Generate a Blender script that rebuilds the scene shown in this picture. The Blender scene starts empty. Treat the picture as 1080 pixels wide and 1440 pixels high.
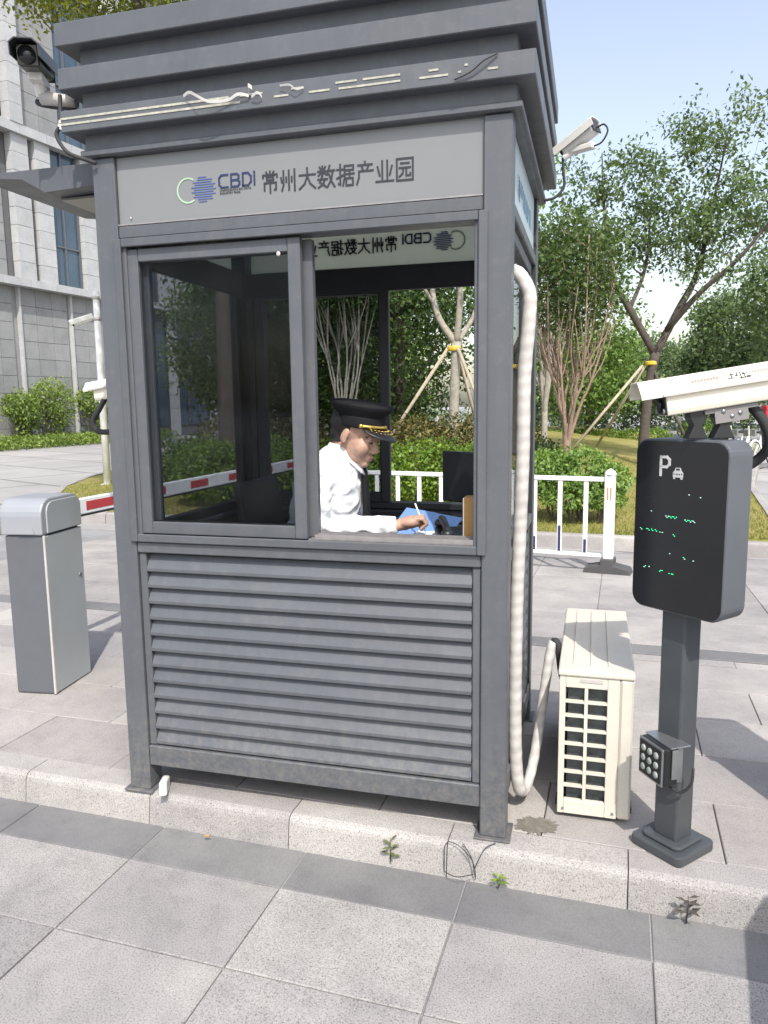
import bpy, bmesh, math, random
import numpy as np
from mathutils import Vector, Matrix, noise
R = math.radians
random.seed(7); rng = np.random.default_rng(11)
S = bpy.context.scene
COL = S.collection

# ------------------------------------------------------------------ camera
CAM_F, CAM_PITCH, CAM_ROLL, CAM_YAW = 1061.5, -0.1411, -0.0123, 0.27
cam_data = bpy.data.cameras.new('camera'); cam = bpy.data.objects.new('camera', cam_data); COL.objects.link(cam)
cam_data.sensor_fit = 'VERTICAL'; cam_data.sensor_height = 36.0; cam_data.sensor_width = 27.0
cam_data.lens = CAM_F/1440*36; cam_data.clip_start = 0.05; cam_data.clip_end = 2000
_f = Vector((-math.sin(CAM_YAW)*math.cos(CAM_PITCH), math.cos(CAM_YAW)*math.cos(CAM_PITCH), math.sin(CAM_PITCH)))
_r0 = Vector((math.cos(CAM_YAW), math.sin(CAM_YAW), 0)); _u0 = _r0.cross(_f)
_r = _r0*math.cos(CAM_ROLL)+_u0*math.sin(CAM_ROLL); _u = -_r0*math.sin(CAM_ROLL)+_u0*math.cos(CAM_ROLL)
M_ = Matrix((_r, _u, -_f)).transposed().to_4x4(); M_.translation = (1.7607, -2.4818, 1.5204)
cam.matrix_world = M_
S.camera = cam

# ------------------------------------------------------------------ sky, sun, exposure
SUN = Vector((0.35, -0.72, 1.0)).normalized()
elev = math.asin(SUN.z); azim = math.atan2(SUN.x, SUN.y)
W = bpy.data.worlds.new('World'); S.world = W; W.use_nodes = True
nt = W.node_tree; bg = nt.nodes['Background']
sky = nt.nodes.new('ShaderNodeTexSky'); sky.sky_type = 'NISHITA'; sky.sun_disc = False
sky.sun_elevation = elev; sky.sun_rotation = azim; sky.air_density = 1.4; sky.dust_density = 2.6; sky.ozone_density = 0.8
hs = nt.nodes.new('ShaderNodeHueSaturation'); hs.inputs['Saturation'].default_value = .74; hs.inputs['Hue'].default_value = .515; hs.inputs['Value'].default_value = 1.08   # hazy, paler sky all round
nt.links.new(sky.outputs[0], hs.inputs['Color']); nt.links.new(hs.outputs[0], bg.inputs[0]); bg.inputs[1].default_value = 0.15
sl = bpy.data.lights.new('sun', 'SUN'); sl.energy = 2.9; sl.angle = R(0.55); sl.color = (1.0, 0.955, 0.89)
so = bpy.data.objects.new('sun', sl); COL.objects.link(so); so.rotation_euler = (-SUN).to_track_quat('-Z', 'Y').to_euler()
so.location = (5, -10, 14)
S.view_settings.view_transform = 'Standard'; S.view_settings.look = 'None'
S.view_settings.exposure = 0.72; S.view_settings.gamma = 1.0
S.cycles.max_bounces = 8; S.cycles.transparent_max_bounces = 24; S.cycles.caustics_reflective = False; S.cycles.caustics_refractive = False

# ------------------------------------------------------------------ materials
MATS = {}
def nodes(name):
    m = bpy.data.materials.new(name); m.use_nodes = True; MATS[name] = m
    t = m.node_tree; return m, t, t.nodes['Principled BSDF'], t.nodes['Material Output']
def N(t, typ, **kw):
    n = t.nodes.new(typ)
    for k, v in kw.items():
        if k.startswith('i_'): n.inputs[int(k[2:])].default_value = v
        else: setattr(n, k, v)
    return n
def noise_n(t, scale, detail=2.0, rough=.5, obj=False):
    if obj: c = N(t, 'ShaderNodeTexCoord').outputs['Object']
    else: c = N(t, 'ShaderNodeNewGeometry').outputs['Position']
    n = N(t, 'ShaderNodeTexNoise'); n.inputs['Scale'].default_value = scale; n.inputs['Detail'].default_value = detail
    n.inputs['Roughness'].default_value = rough; t.links.new(c, n.inputs['Vector']); return n.outputs['Fac']
def ramp(t, fac, stops):
    r = N(t, 'ShaderNodeValToRGB'); e = r.color_ramp.elements
    while len(e) < len(stops): e.new(0.5)
    for el, (p_, c) in zip(e, stops): el.position = p_; el.color = (*c, 1) if len(c) == 3 else c
    t.links.new(fac, r.inputs[0]); return r.outputs[0]
def mixc(t, fac, a, b, mode='MIX'):
    m = N(t, 'ShaderNodeMix', data_type='RGBA', blend_type=mode)
    for sock, v in ((m.inputs['Factor'], fac), (m.inputs['A'], a), (m.inputs['B'], b)):
        if isinstance(v, (int, float)): sock.default_value = v
        elif isinstance(v, tuple): sock.default_value = (*v, 1)
        else: t.links.new(v, sock)
    return m.outputs['Result']
def bump(t, b, fac, strength, dist=.01):
    n = N(t, 'ShaderNodeBump'); n.inputs['Strength'].default_value = strength; n.inputs['Distance'].default_value = dist
    t.links.new(fac, n.inputs['Height']); t.links.new(n.outputs[0], b.inputs['Normal'])
def g3(v): return (v, v, v)
def plain(name, col, rough=.5, metal=0., var=.12, scale=9., fine=0., spec=.5, bmp=0., bscale=120., coat=0.):
    m, t, b, o = nodes(name)
    b.inputs['Roughness'].default_value = rough; b.inputs['Metallic'].default_value = metal
    b.inputs['Specular IOR Level'].default_value = spec
    if coat: b.inputs['Coat Weight'].default_value = coat; b.inputs['Coat Roughness'].default_value = .2
    f = noise_n(t, scale, 5, .6)
    c = ramp(t, f, [(.3, tuple(x*(1-var) for x in col)), (.7, tuple(min(1, x*(1+var)) for x in col))])
    if fine:
        f2 = noise_n(t, 160, 3, .6); c = mixc(t, 1.0, c, ramp(t, f2, [(.35, g3(1-fine)), (.65, g3(1+fine*.3))]), 'MULTIPLY')
    t.links.new(c, b.inputs['Base Color'])
    if bmp: bump(t, b, noise_n(t, bscale, 3), bmp, .004)
    return m
def granite(name, base, speck=.5, scale=210., stain=.18, rough=.75, piece=.12, warm=(1, 1, 1), bmp=.25):
    m, t, b, o = nodes(name); b.inputs['Roughness'].default_value = rough; b.inputs['Specular IOR Level'].default_value = .3
    f = noise_n(t, scale, 2.5, .65)
    c1 = ramp(t, f, [(.30, tuple(base*(1-speck)*w for w in warm)), (.46, tuple(base*.96*w for w in warm)), (.6, tuple(base*1.06*w for w in warm)), (.74, tuple(min(.95, base*(1+speck*.45))*w for w in warm))])
    f2 = noise_n(t, scale*2.3, 1.5, .5)
    c2 = mixc(t, 1., c1, ramp(t, f2, [(.33, g3(1-speck*.6)), (.45, g3(1.))]), 'MULTIPLY')
    f3 = noise_n(t, 1.7, 6, .62); c3 = mixc(t, 1., c2, ramp(t, f3, [(.3, (1-stain, 1-stain, 1-stain*.9)), (.62, g3(1.03))]), 'MULTIPLY')
    f4 = noise_n(t, 14, 4, .7); c3 = mixc(t, 1., c3, ramp(t, f4, [(.25, g3(.86)), (.5, g3(1.))]), 'MULTIPLY')
    oi = N(t, 'ShaderNodeObjectInfo'); c4 = mixc(t, 1., c3, ramp(t, oi.outputs['Random'], [(0, (1-piece, 1-piece*1.05, 1-piece)), (1, (1+piece*.3, 1+piece*.25, 1+piece*.15))]), 'MULTIPLY')
    t.links.new(c4, b.inputs['Base Color']); bump(t, b, f, bmp, .002); return m
def foliage(name, dark, light, trans=.35, rough=.5):
    m, t, b, o = nodes(name)
    gi = N(t, 'ShaderNodeNewGeometry').outputs['Random Per Island']
    c = ramp(t, gi, [(0, dark), (.6, tuple((a+b_)/2 for a, b_ in zip(dark, light))), (1, light)])
    f = noise_n(t, 1.3, 3); c = mixc(t, 1., c, ramp(t, f, [(.3, (.8, .84, .8)), (.7, (1.12, 1.1, 1.0))]), 'MULTIPLY')
    t.links.new(c, b.inputs['Base Color']); b.inputs['Roughness'].default_value = rough; b.inputs['Specular IOR Level'].default_value = .35
    tr = N(t, 'ShaderNodeBsdfTranslucent'); ct = mixc(t, 1., c, (1.25, 1.35, .6), 'MULTIPLY'); t.links.new(ct, tr.inputs[0])
    mx = N(t, 'ShaderNodeMixShader'); mx.inputs[0].default_value = trans
    t.links.new(b.outputs[0], mx.inputs[1]); t.links.new(tr.outputs[0], mx.inputs[2]); t.links.new(mx.outputs[0], o.inputs[0]); return m
def glass(name, tint, ior=1.45, rough=0.0, dirt=.03):
    m, t, b, o = nodes(name); t.nodes.remove(b)
    tr = N(t, 'ShaderNodeBsdfTransparent'); tr.inputs[0].default_value = (*tint, 1)
    gl = N(t, 'ShaderNodeBsdfGlossy'); gl.inputs['Roughness'].default_value = rough
    ge = N(t, 'ShaderNodeNewGeometry'); dt = N(t, 'ShaderNodeVectorMath', operation='DOT_PRODUCT'); t.links.new(ge.outputs['Normal'], dt.inputs[0]); t.links.new(ge.outputs['Incoming'], dt.inputs[1])
    ab_ = N(t, 'ShaderNodeMath', operation='ABSOLUTE'); t.links.new(dt.outputs['Value'], ab_.inputs[0])
    om = N(t, 'ShaderNodeMath', operation='SUBTRACT'); om.inputs[0].default_value = 1.; t.links.new(ab_.outputs[0], om.inputs[1])
    pw_ = N(t, 'ShaderNodeMath', operation='POWER'); pw_.inputs[1].default_value = 5.; t.links.new(om.outputs[0], pw_.inputs[0])
    fr = N(t, 'ShaderNodeMath', operation='MULTIPLY_ADD'); f0 = ((ior-1)/(ior+1))**2; fr.inputs[1].default_value = (1-f0)*.6; fr.inputs[2].default_value = f0; t.links.new(pw_.outputs[0], fr.inputs[0])   # Schlick reflectance, same from both sides
    mx = N(t, 'ShaderNodeMixShader'); t.links.new(fr.outputs[0], mx.inputs[0]); t.links.new(tr.outputs[0], mx.inputs[1]); t.links.new(gl.outputs[0], mx.inputs[2])
    df = N(t, 'ShaderNodeBsdfDiffuse'); df.inputs[0].default_value = (.5, .5, .48, 1)
    f = noise_n(t, 6, 6, .7); fm = N(t, 'ShaderNodeMapRange'); fm.inputs['From Min'].default_value = .45; fm.inputs['From Max'].default_value = .8; fm.inputs['To Max'].default_value = dirt
    t.links.new(f, fm.inputs['Value'])
    mx2 = N(t, 'ShaderNodeMixShader'); t.links.new(fm.outputs[0], mx2.inputs[0]); t.links.new(mx.outputs[0], mx2.inputs[1]); t.links.new(df.outputs[0], mx2.inputs[2])
    t.links.new(mx2.outputs[0], o.inputs[0]); return m
def emit(name, col, s):
    m, t, b, o = nodes(name); b.inputs['Base Color'].default_value = (*col, 1); b.inputs['Emission Color'].default_value = (*col, 1); b.inputs['Emission Strength'].default_value = s; return m

def paint_mat():
    m, t, b, o = nodes('booth_paint'); b.inputs['Specular IOR Level'].default_value = .45
    geo = N(t, 'ShaderNodeNewGeometry').outputs['Position']; mp = N(t, 'ShaderNodeMapping'); mp.inputs['Scale'].default_value = (34, 34, 1.6); t.links.new(geo, mp.inputs[0])
    st_ = N(t, 'ShaderNodeTexNoise'); st_.inputs['Scale'].default_value = 1.; st_.inputs['Detail'].default_value = 4; t.links.new(mp.outputs[0], st_.inputs['Vector'])
    c = ramp(t, noise_n(t, 3.2, 6, .65), [(.3, (.080, .086, .098)), (.7, (.095, .102, .115))])
    c = mixc(t, 1., c, ramp(t, st_.outputs['Fac'], [(.3, g3(.94)), (.55, g3(1.)), (.78, (1.05, 1.045, 1.03))]), 'MULTIPLY')
    dust = ramp(t, noise_n(t, 22, 6, .75), [(.52, g3(0)), (.78, g3(.2))]); c = mixc(t, dust, c, (.24, .22, .19))
    sx = N(t, 'ShaderNodeSeparateXYZ'); t.links.new(geo, sx.inputs[0]); mr = N(t, 'ShaderNodeMapRange'); mr.inputs['From Min'].default_value = .45; mr.inputs['From Max'].default_value = .0; mr.inputs['To Max'].default_value = .55; t.links.new(sx.outputs['Z'], mr.inputs['Value'])
    spl = N(t, 'ShaderNodeMath', operation='MULTIPLY'); t.links.new(mr.outputs[0], spl.inputs[0]); t.links.new(ramp(t, noise_n(t, 30, 6, .8), [(.42, g3(0)), (.7, g3(1))]), spl.inputs[1]); c = mixc(t, spl.outputs[0], c, (.27, .24, .2))
    oi = N(t, 'ShaderNodeObjectInfo'); c = mixc(t, 1., c, ramp(t, oi.outputs['Random'], [(0, g3(.94)), (1, g3(1.05))]), 'MULTIPLY')
    t.links.new(c, b.inputs['Base Color']); rr = ramp(t, noise_n(t, 7, 5, .7), [(.3, g3(.34)), (.7, g3(.56))]); t.links.new(rr, b.inputs['Roughness'])
    bump(t, b, noise_n(t, 350, 2), .05, .002); return m
paint = paint_mat()
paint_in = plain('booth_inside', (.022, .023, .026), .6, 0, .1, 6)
gasket = plain('gasket_black', (.012, .012, .013), .6)
granite('granite_road', .37, .64, 190, .3, .8, .18, (1, .968, .935))
granite('granite_kerb', .395, .62, 210, .22, .8, .12, (1, .955, .915), .5)
granite('granite_island', .395, .34, 200, .26, .8, .17, (1, .95, .905))
granite('granite_lane', .355, .26, 160, .3, .8, .15, (1, .955, .915))
granite('slate_gutter', .205, .3, 260, .28, .65, .16, (1, 1, 1.0), .12)
granite('grout', .29, .4, 200, .3, .9, 0)
granite('facade_stone', .30, .12, 30, .14, .7, .12, (.99, 1, 1.0), .1)
granite('facade_white', .48, .10, 30, .14, .7, .1, (.985, 1, 1.01), .1)
plain('facade_gap', (.12, .12, .125), .9)
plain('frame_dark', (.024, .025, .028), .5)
glass('pane_tint', (.785, .795, .81), 1.16, 0, .008)
glass('pane_clear', (.93, .95, .95), 1.35)
plain('building_glass', (.045, .075, .11), .06, 0, .3, .4, spec=.9)
plain('window_alu', (.14, .15, .17), .4, .3)
plain('ac_cream', (.60, .56, .485), .45, 0, .06, 6, .06)
plain('ac_coil', (.075, .088, .09), .5, .3, .3, 40)
def wrap_mat():
    m, t, b, o = nodes('hose_wrap'); b.inputs['Roughness'].default_value = .65
    geo = N(t, 'ShaderNodeNewGeometry').outputs['Position']; mp = N(t, 'ShaderNodeMapping'); mp.inputs['Rotation'].default_value = (0, R(8), 0); t.links.new(geo, mp.inputs[0])
    wv = N(t, 'ShaderNodeTexWave', wave_type='BANDS', bands_direction='Z'); wv.inputs['Scale'].default_value = 7.; wv.inputs['Distortion'].default_value = 2.2; wv.inputs['Detail'].default_value = 2; wv.inputs['Detail Scale'].default_value = 1.2; t.links.new(mp.outputs[0], wv.inputs[0])
    c = ramp(t, wv.outputs['Fac'], [(.1, (.46, .44, .42)), (.5, (.50, .48, .455)), (.92, (.55, .53, .505))]); c = mixc(t, 1., c, ramp(t, noise_n(t, 18, 5, .7), [(.3, g3(.84)), (.6, g3(1.03))]), 'MULTIPLY')
    t.links.new(c, b.inputs['Base Color']); bump(t, b, wv.outputs['Fac'], .2, .002)
wrap_mat()
plain('hose_band', (.45, .43, .41), .75, 0, .1, 30)
plain('lpr_cream', (.74, .69, .58), .4, 0, .05, 7, .04)
plain('lpr_grey', (.45, .43, .41), .5, 0, .08)
plain('mount_grey', (.20, .19, .19), .5)
plain('cctv_white', (.70, .69, .66), .45, 0, .06)
plain('cctv_dark', (.035, .037, .042), .35)
plain('black_plastic', (.014, .015, .017), .42, 0, .2)
plain('black_rubber', (.028, .028, .03), .75)
plain('pole_paint', (.060, .066, .072), .4, 0, .1, 8, .04)
plain('display_case', (.085, .092, .105), .42, 0, .06)
plain('display_screen', (.012, .013, .015), .16, 0, .3, 2.5, spec=.5)
plain('print_white', (.55, .55, .54), .6)
emit('led_green', (.03, .9, .35), 1.1); emit('led_white', (.6, 1., .85), .8)
plain('alu', (.42, .43, .44), .32, .85, .1)
plain('led_lens', (.32, .36, .34), .25, .1, .1)
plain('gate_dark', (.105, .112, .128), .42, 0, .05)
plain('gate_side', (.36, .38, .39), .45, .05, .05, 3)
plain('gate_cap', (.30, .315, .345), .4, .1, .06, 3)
plain('white_paint', (.78, .78, .77), .45, 0, .04, 6, .04)
plain('red_paint', (.45, .03, .035), .45, 0, .08)
plain('navy_paint', (.03, .035, .11), .5); plain('orange_reflector', (.6, .2, .06), .4)
plain('rubber_base', (.07, .068, .07), .8)
plain('sign_white', (.185, .19, .195), .28, 0, .03, 3)
plain('ink_navy', (.012, .022, .085), .5); plain('ink_grey', (.022, .022, .03), .55); plain('ink_green', (.36, .50, .36), .5); plain('ink_blue', (.06, .11, .30), .5)
plain('ink_red', (.45, .16, .10), .6); plain('ink_black', (.02, .02, .02), .6)
plain('led_strip', (.36, .355, .30), .6, 0, .25, 60); plain('led_peel', (.55, .545, .52), .5)
plain('bark_grey', (.17, .145, .12), .9, 0, .3, 14, .25, .2, .6, 30)
plain('bark_pale', (.36, .33, .28), .85, 0, .25, 12, .2, .2, .5, 30)
plain('bark_red', (.30, .21, .155), .8, 0, .25, 12, .1)
plain('bark_dark', (.085, .07, .06), .9, 0, .3, 12, .2)
plain('stake_wood', (.40, .34, .26), .8, 0, .2, 9); plain('tie_yellow', (.70, .45, .05), .6)
plain('soil', (.16, .12, .08), .95, 0, .3, 6, .3)
foliage('leaf_elm', (0.083, 0.127, 0.064), (0.196, 0.270, 0.120), .32)
foliage('leaf_dark', (0.041, 0.083, 0.030), (0.128, 0.194, 0.063), .25)
foliage('leaf_mid', (0.085, 0.160, 0.043), (0.236, 0.338, 0.092), .32)
foliage('leaf_hedge', (0.095, 0.171, 0.028), (0.253, 0.367, 0.063), .35)
foliage('leaf_bush', (0.105, 0.193, 0.049), (0.298, 0.421, 0.115), .35)
foliage('leaf_bushy', (.06, .10, .035), (.15, .21, .075), .32)
foliage('leaf_rust', (0.077, 0.094, 0.033), (0.231, 0.165, 0.066), .3)
foliage('leaf_yellow', (.12, .15, .03), (.34, .33, .06), .5)
foliage('leaf_far', (0.089, 0.138, 0.073), (0.194, 0.259, 0.121), .25)
foliage('leaf_facade', (.13, .20, .04), (.30, .38, .11), .4)
foliage('grass_blade', (.17, .19, .045), (.36, .32, .11), .3)
plain('skin', (.46, .285, .215), .48, 0, .16, 24, .12, .4, .25, 300)
plain('lip', (.30, .12, .09), .5); plain('hair_black', (.012, .011, .011), .55, 0, .2, 60)
plain('shirt_white', (.80, .81, .83), .75, 0, .02, 12, 0, .2)
plain('cloth_black', (.009, .009, .011), .75, 0, .2, 20, 0, .25); plain('trouser_navy', (.014, .016, .028), .8)
plain('gold', (.62, .42, .11), .35, .7, .2, 60)
plain('folder_blue', (.16, .28, .55), .45, 0, .05); plain('paper', (.75, .76, .80), .7)
plain('desk_dark', (.035, .034, .034), .5); plain('carton', (.38, .22, .08), .8)
plain('red_board', (.50, .03, .05), .5); plain('plaster', (.72, .72, .70), .9, 0, .1, 40, .15)
plain('weed_leaf', (.11, .13, .04), .6, 0, .3, 60); plain('wet_stain', (.16, .145, .125), .7, 0, .3, 40)
plain('sill_alu', (.30, .28, .28), .4, .5, .15, 20)
def acrylic(name, col, tm=.7):
    m, t, b, o = nodes(name); b.inputs['Base Color'].default_value = (*col, 1); b.inputs['Roughness'].default_value = .35
    tr = N(t, 'ShaderNodeBsdfTranslucent'); tr.inputs[0].default_value = (*col, 1)
    mx = N(t, 'ShaderNodeMixShader'); mx.inputs[0].default_value = tm
    t.links.new(b.outputs[0], mx.inputs[1]); t.links.new(tr.outputs[0], mx.inputs[2]); t.links.new(mx.outputs[0], o.inputs[0])
acrylic('sign_acrylic', (.80, .82, .74)); acrylic('sign_side', (.62, .72, .76), .25); plain('ink_pale', (.20, .32, .42), .5)
def lawn_mat():
    m, t, b, o = nodes('lawn'); b.inputs['Roughness'].default_value = .95; b.inputs['Specular IOR Level'].default_value = .1
    c = ramp(t, noise_n(t, .9, 6, .65), [(.3, (.17, .18, .05)), (.5, (.26, .24, .08)), (.7, (.33, .27, .12))])
    c = mixc(t, 1., c, ramp(t, noise_n(t, 60, 3), [(.3, g3(.7)), (.6, g3(1.1))]), 'MULTIPLY')
    t.links.new(c, b.inputs['Base Color']); bump(t, b, noise_n(t, 90, 3), .6, .02)
lawn_mat()
def plaza_mat():
    m, t, b, o = nodes('plaza'); b.inputs['Roughness'].default_value = .85
    geo = N(t, 'ShaderNodeNewGeometry').outputs['Position']
    mp = N(t, 'ShaderNodeMapping'); mp.inputs['Rotation'].default_value = (0, 0, R(24)); t.links.new(geo, mp.inputs[0])
    br = N(t, 'ShaderNodeTexBrick'); t.links.new(mp.outputs[0], br.inputs[0])
    br.inputs['Color1'].default_value = (.36, .35, .34, 1); br.inputs['Color2'].default_value = (.31, .30, .295, 1); br.inputs['Mortar'].default_value = (.17, .165, .165, 1)
    br.inputs['Scale'].default_value = 1; br.inputs['Mortar Size'].default_value = .05; br.inputs['Brick Width'].default_value = 4.; br.inputs['Row Height'].default_value = 2.2
    c = mixc(t, 1., br.outputs[0], ramp(t, noise_n(t, .35, 6, .7), [(.3, g3(.78)), (.65, g3(1.06))]), 'MULTIPLY')
    t.links.new(c, b.inputs['Base Color'])
plaza_mat()

# ------------------------------------------------------------------ helpers
def link(o, parent=None):
    COL.objects.link(o)
    if parent is not None: o.parent = parent
    return o
def tag(o, label, cat, group=None, kind=None):
    if label: o['label'] = label
    if cat: o['category'] = cat
    if group: o['group'] = group
    if kind: o['kind'] = kind
    return o
def thing(name, label, cat, loc=(0, 0, 0), rz=0., group=None):
    o = bpy.data.objects.new(name, None); o.location = loc; o.rotation_euler = (0, 0, rz); o.empty_display_size = .1
    return tag(link(o), label, cat, group)
def mk(m): return MATS[m] if isinstance(m, str) else m
def obj(name, me, mat, parent=None, loc=(0, 0, 0), rot=(0, 0, 0), smooth=False):
    if mat is not None and not me.materials: me.materials.append(mk(mat))
    if smooth: me.polygons.foreach_set('use_smooth', [True]*len(me.polygons))
    o = bpy.data.objects.new(name, me); o.location = loc; o.rotation_euler = rot
    return link(o, parent)
_cache = {}
def box_mesh(sx, sy, sz, bev, mat, seg=1):
    k = (round(sx, 4), round(sy, 4), round(sz, 4), bev, mat if isinstance(mat, str) else mat.name, seg)
    if k in _cache: return _cache[k]
    bm = bmesh.new(); bmesh.ops.create_cube(bm, size=1.)
    bmesh.ops.scale(bm, vec=(sx, sy, sz), verts=bm.verts)
    if bev > 0: bmesh.ops.bevel(bm, geom=list(bm.edges), offset=min(bev, .45*min(sx, sy, sz)), segments=seg, profile=.5, affect='EDGES')
    me = bpy.data.meshes.new('box'); bm.to_mesh(me); bm.free(); me.materials.append(mk(mat)); _cache[k] = me; return me
def bx(name, mat, parent, x0, x1, y0, y1, z0, z1, bev=.003, seg=1, rot=(0, 0, 0)):
    me = box_mesh(abs(x1-x0), abs(y1-y0), abs(z1-z0), bev, mat, seg)
    return obj(name, me, None, parent, ((x0+x1)/2, (y0+y1)/2, (z0+z1)/2), rot)
class MB:
    def __init__(s): s.v = []; s.f = []
    def add(s, v, f):
        n = len(s.v); s.v += [tuple(q) for q in v]; s.f += [tuple(i+n for i in q) for q in f]
    def box(s, c, size, rot=None):
        hx, hy, hz = [q/2 for q in size]; c = Vector(c)
        vs = [Vector((x, y, z)) for x in (-hx, hx) for y in (-hy, hy) for z in (-hz, hz)]
        if rot is not None: vs = [rot @ q for q in vs]
        s.add([c+q for q in vs], [(0, 1, 3, 2), (4, 6, 7, 5), (0, 4, 5, 1), (2, 3, 7, 6), (0, 2, 6, 4), (1, 5, 7, 3)])
    def tube(s, pts, rad, n=8, caps=True):
        pts = [Vector(q) for q in pts]
        if not isinstance(rad, (list, tuple)): rad = [rad]*len(pts)
        rings = []; up = None
        for i, q in enumerate(pts):
            d = (pts[min(i+1, len(pts)-1)]-pts[max(i-1, 0)]).normalized()
            if up is None: up = Vector((0, 0, 1)) if abs(d.z) < .9 else Vector((1, 0, 0))
            a = (up - d*up.dot(d)).normalized(); b = d.cross(a); up = a
            rings.append([q+(a*math.cos(2*math.pi*k/n)+b*math.sin(2*math.pi*k/n))*rad[i] for k in range(n)])
        vs = [q for r_ in rings for q in r_]; fs = []
        for i in range(len(pts)-1):
            for k in range(n): fs.append((i*n+k, i*n+(k+1) % n, (i+1)*n+(k+1) % n, (i+1)*n+k))
        if caps: fs.append(tuple(range(n-1, -1, -1))); fs.append(tuple((len(pts)-1)*n+k for k in range(n)))
        s.add(vs, fs)
    def prism(s, poly, axis, a, b):
        """poly: 2-D points; axis 'x': (y,z); 'y': (x,z); 'z': (x,y)"""
        def P(u, v, w): return {'x': (w, u, v), 'y': (u, w, v), 'z': (u, v, w)}[axis]
        n = len(poly); vs = [P(u, v, a) for u, v in poly]+[P(u, v, b) for u, v in poly]
        s.add(vs, [tuple(range(n)), tuple(range(2*n-1, n-1, -1))]+[(i, i+n, (i+1) % n+n, (i+1) % n) for i in range(n)])
    def lathe(s, prof, n=24, c=(0, 0, 0)):
        c = Vector(c); m = len(prof)
        vs = [c+Vector((r*math.cos(2*math.pi*k/n), r*math.sin(2*math.pi*k/n), z)) for r, z in prof for k in range(n)]
        s.add(vs, [(i*n+k, i*n+(k+1) % n, (i+1)*n+(k+1) % n, (i+1)*n+k) for i in range(m-1) for k in range(n)]+[tuple(range(n-1, -1, -1)), tuple((m-1)*n+k for k in range(n))])
    def ell(s, c, r, rot=None, n=16, m=10):
        c = Vector(c); vs = []; fs = []
        for j in range(m+1):
            t = math.pi*j/m
            for k in range(n):
                q = Vector((r[0]*math.sin(t)*math.cos(2*math.pi*k/n), r[1]*math.sin(t)*math.sin(2*math.pi*k/n), r[2]*math.cos(t)))
                vs.append(c+(rot @ q if rot is not None else q))
        for j in range(m):
            for k in range(n): fs.append((j*n+k, (j+1)*n+k, (j+1)*n+(k+1) % n, j*n+(k+1) % n))
        s.add(vs, fs)
    def mesh(s, name, bev=0., seg=2, weld=True):
        me = bpy.data.meshes.new(name); me.from_pydata(s.v, [], s.f); 
        bm = bmesh.new(); bm.from_mesh(me)
        if weld: bmesh.ops.remove_doubles(bm, verts=bm.verts, dist=1e-6)
        bmesh.ops.recalc_face_normals(bm, faces=bm.faces)
        if bev: bmesh.ops.bevel(bm, geom=[e for e in bm.edges if len(e.link_faces) == 2 and e.calc_face_angle() > .5], offset=bev, segments=seg, profile=.5, affect='EDGES')
        bm.to_mesh(me); bm.free(); return me
    def build(s, name, mat, parent=None, loc=(0, 0, 0), rot=(0, 0, 0), smooth=False, bev=0., seg=2):
        return obj(name, s.mesh(name, bev, seg), mat, parent, loc, rot, smooth)
def tubeo(name, mat, parent, pts, rad, n=8, smooth=True):
    m = MB(); m.tube(pts, rad, n); return m.build(name, mat, parent, smooth=smooth)
def spline(pts, k=6):
    pts = [Vector(q) for q in pts]; out = []
    P = [pts[0]*2-pts[1]]+pts+[pts[-1]*2-pts[-2]]
    for i in range(1, len(P)-2):
        for j in range(k):
            t = j/k; a, b, c, d = P[i-1:i+3]
            out.append(.5*((2*b)+(c-a)*t+(2*a-5*b+4*c-d)*t*t+(3*b-a-3*c+d)*t**3))
    out.append(pts[-1]); return out
def rrect(w, h, r, n=5):
    o_ = []
    for cx, cy, a0 in ((w/2-r, h/2-r, 0), (-w/2+r, h/2-r, 90), (-w/2+r, -h/2+r, 180), (w/2-r, -h/2+r, 270)):
        for k in range(n+1):
            a = R(a0+90*k/n); o_.append((cx+r*math.cos(a), cy+r*math.sin(a)))
    return o_
def np_mesh(name, v, quads):
    me = bpy.data.meshes.new(name); nv, nq = len(v), len(quads); k = quads.shape[1]
    me.vertices.add(nv); me.vertices.foreach_set('co', np.ascontiguousarray(v, np.float32).ravel())
    me.loops.add(nq*k); me.loops.foreach_set('vertex_index', np.ascontiguousarray(quads, np.int32).ravel())
    me.polygons.add(nq); me.polygons.foreach_set('loop_start', np.arange(nq, dtype=np.int32)*k)
    me.update(calc_edges=True); me.validate(); return me
def leaves_mesh(name, P, size, up=.3, aspect=.5, jitter=.35, outward=None):
    """a leaf (bent diamond of two triangles) at every point"""
    n = len(P); d = rng.normal(size=(n, 3)); d[:, 2] += -up*.6; d /= np.linalg.norm(d, axis=1)[:, None]
    nn = rng.normal(size=(n, 3)); nn[:, 2] += up*3
    if outward is not None: nn += outward*1.2
    nn -= d*np.sum(nn*d, 1)[:, None]; nn /= np.linalg.norm(nn, axis=1)[:, None]; s_ = np.cross(d, nn)
    L = (size*(1+jitter*rng.uniform(-1, 1, n)))[:, None]; w = L*aspect*.5
    a = P; b = P+d*L*.45+s_*w+nn*L*.08; c = P+d*L; e = P+d*L*.45-s_*w+nn*L*.08
    v = np.stack([a, b, c, e], 1).reshape(-1, 3); q = np.arange(n*4).reshape(n, 4)
    return np_mesh(name, v, q)
def blob_points(n, c, r, shell=.35):
    u = rng.normal(size=(n, 3)); u /= np.linalg.norm(u, axis=1)[:, None]
    t = rng.uniform(shell, 1, n)**.5
    return np.array(c)+u*t[:, None]*np.array(r), u

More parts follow.
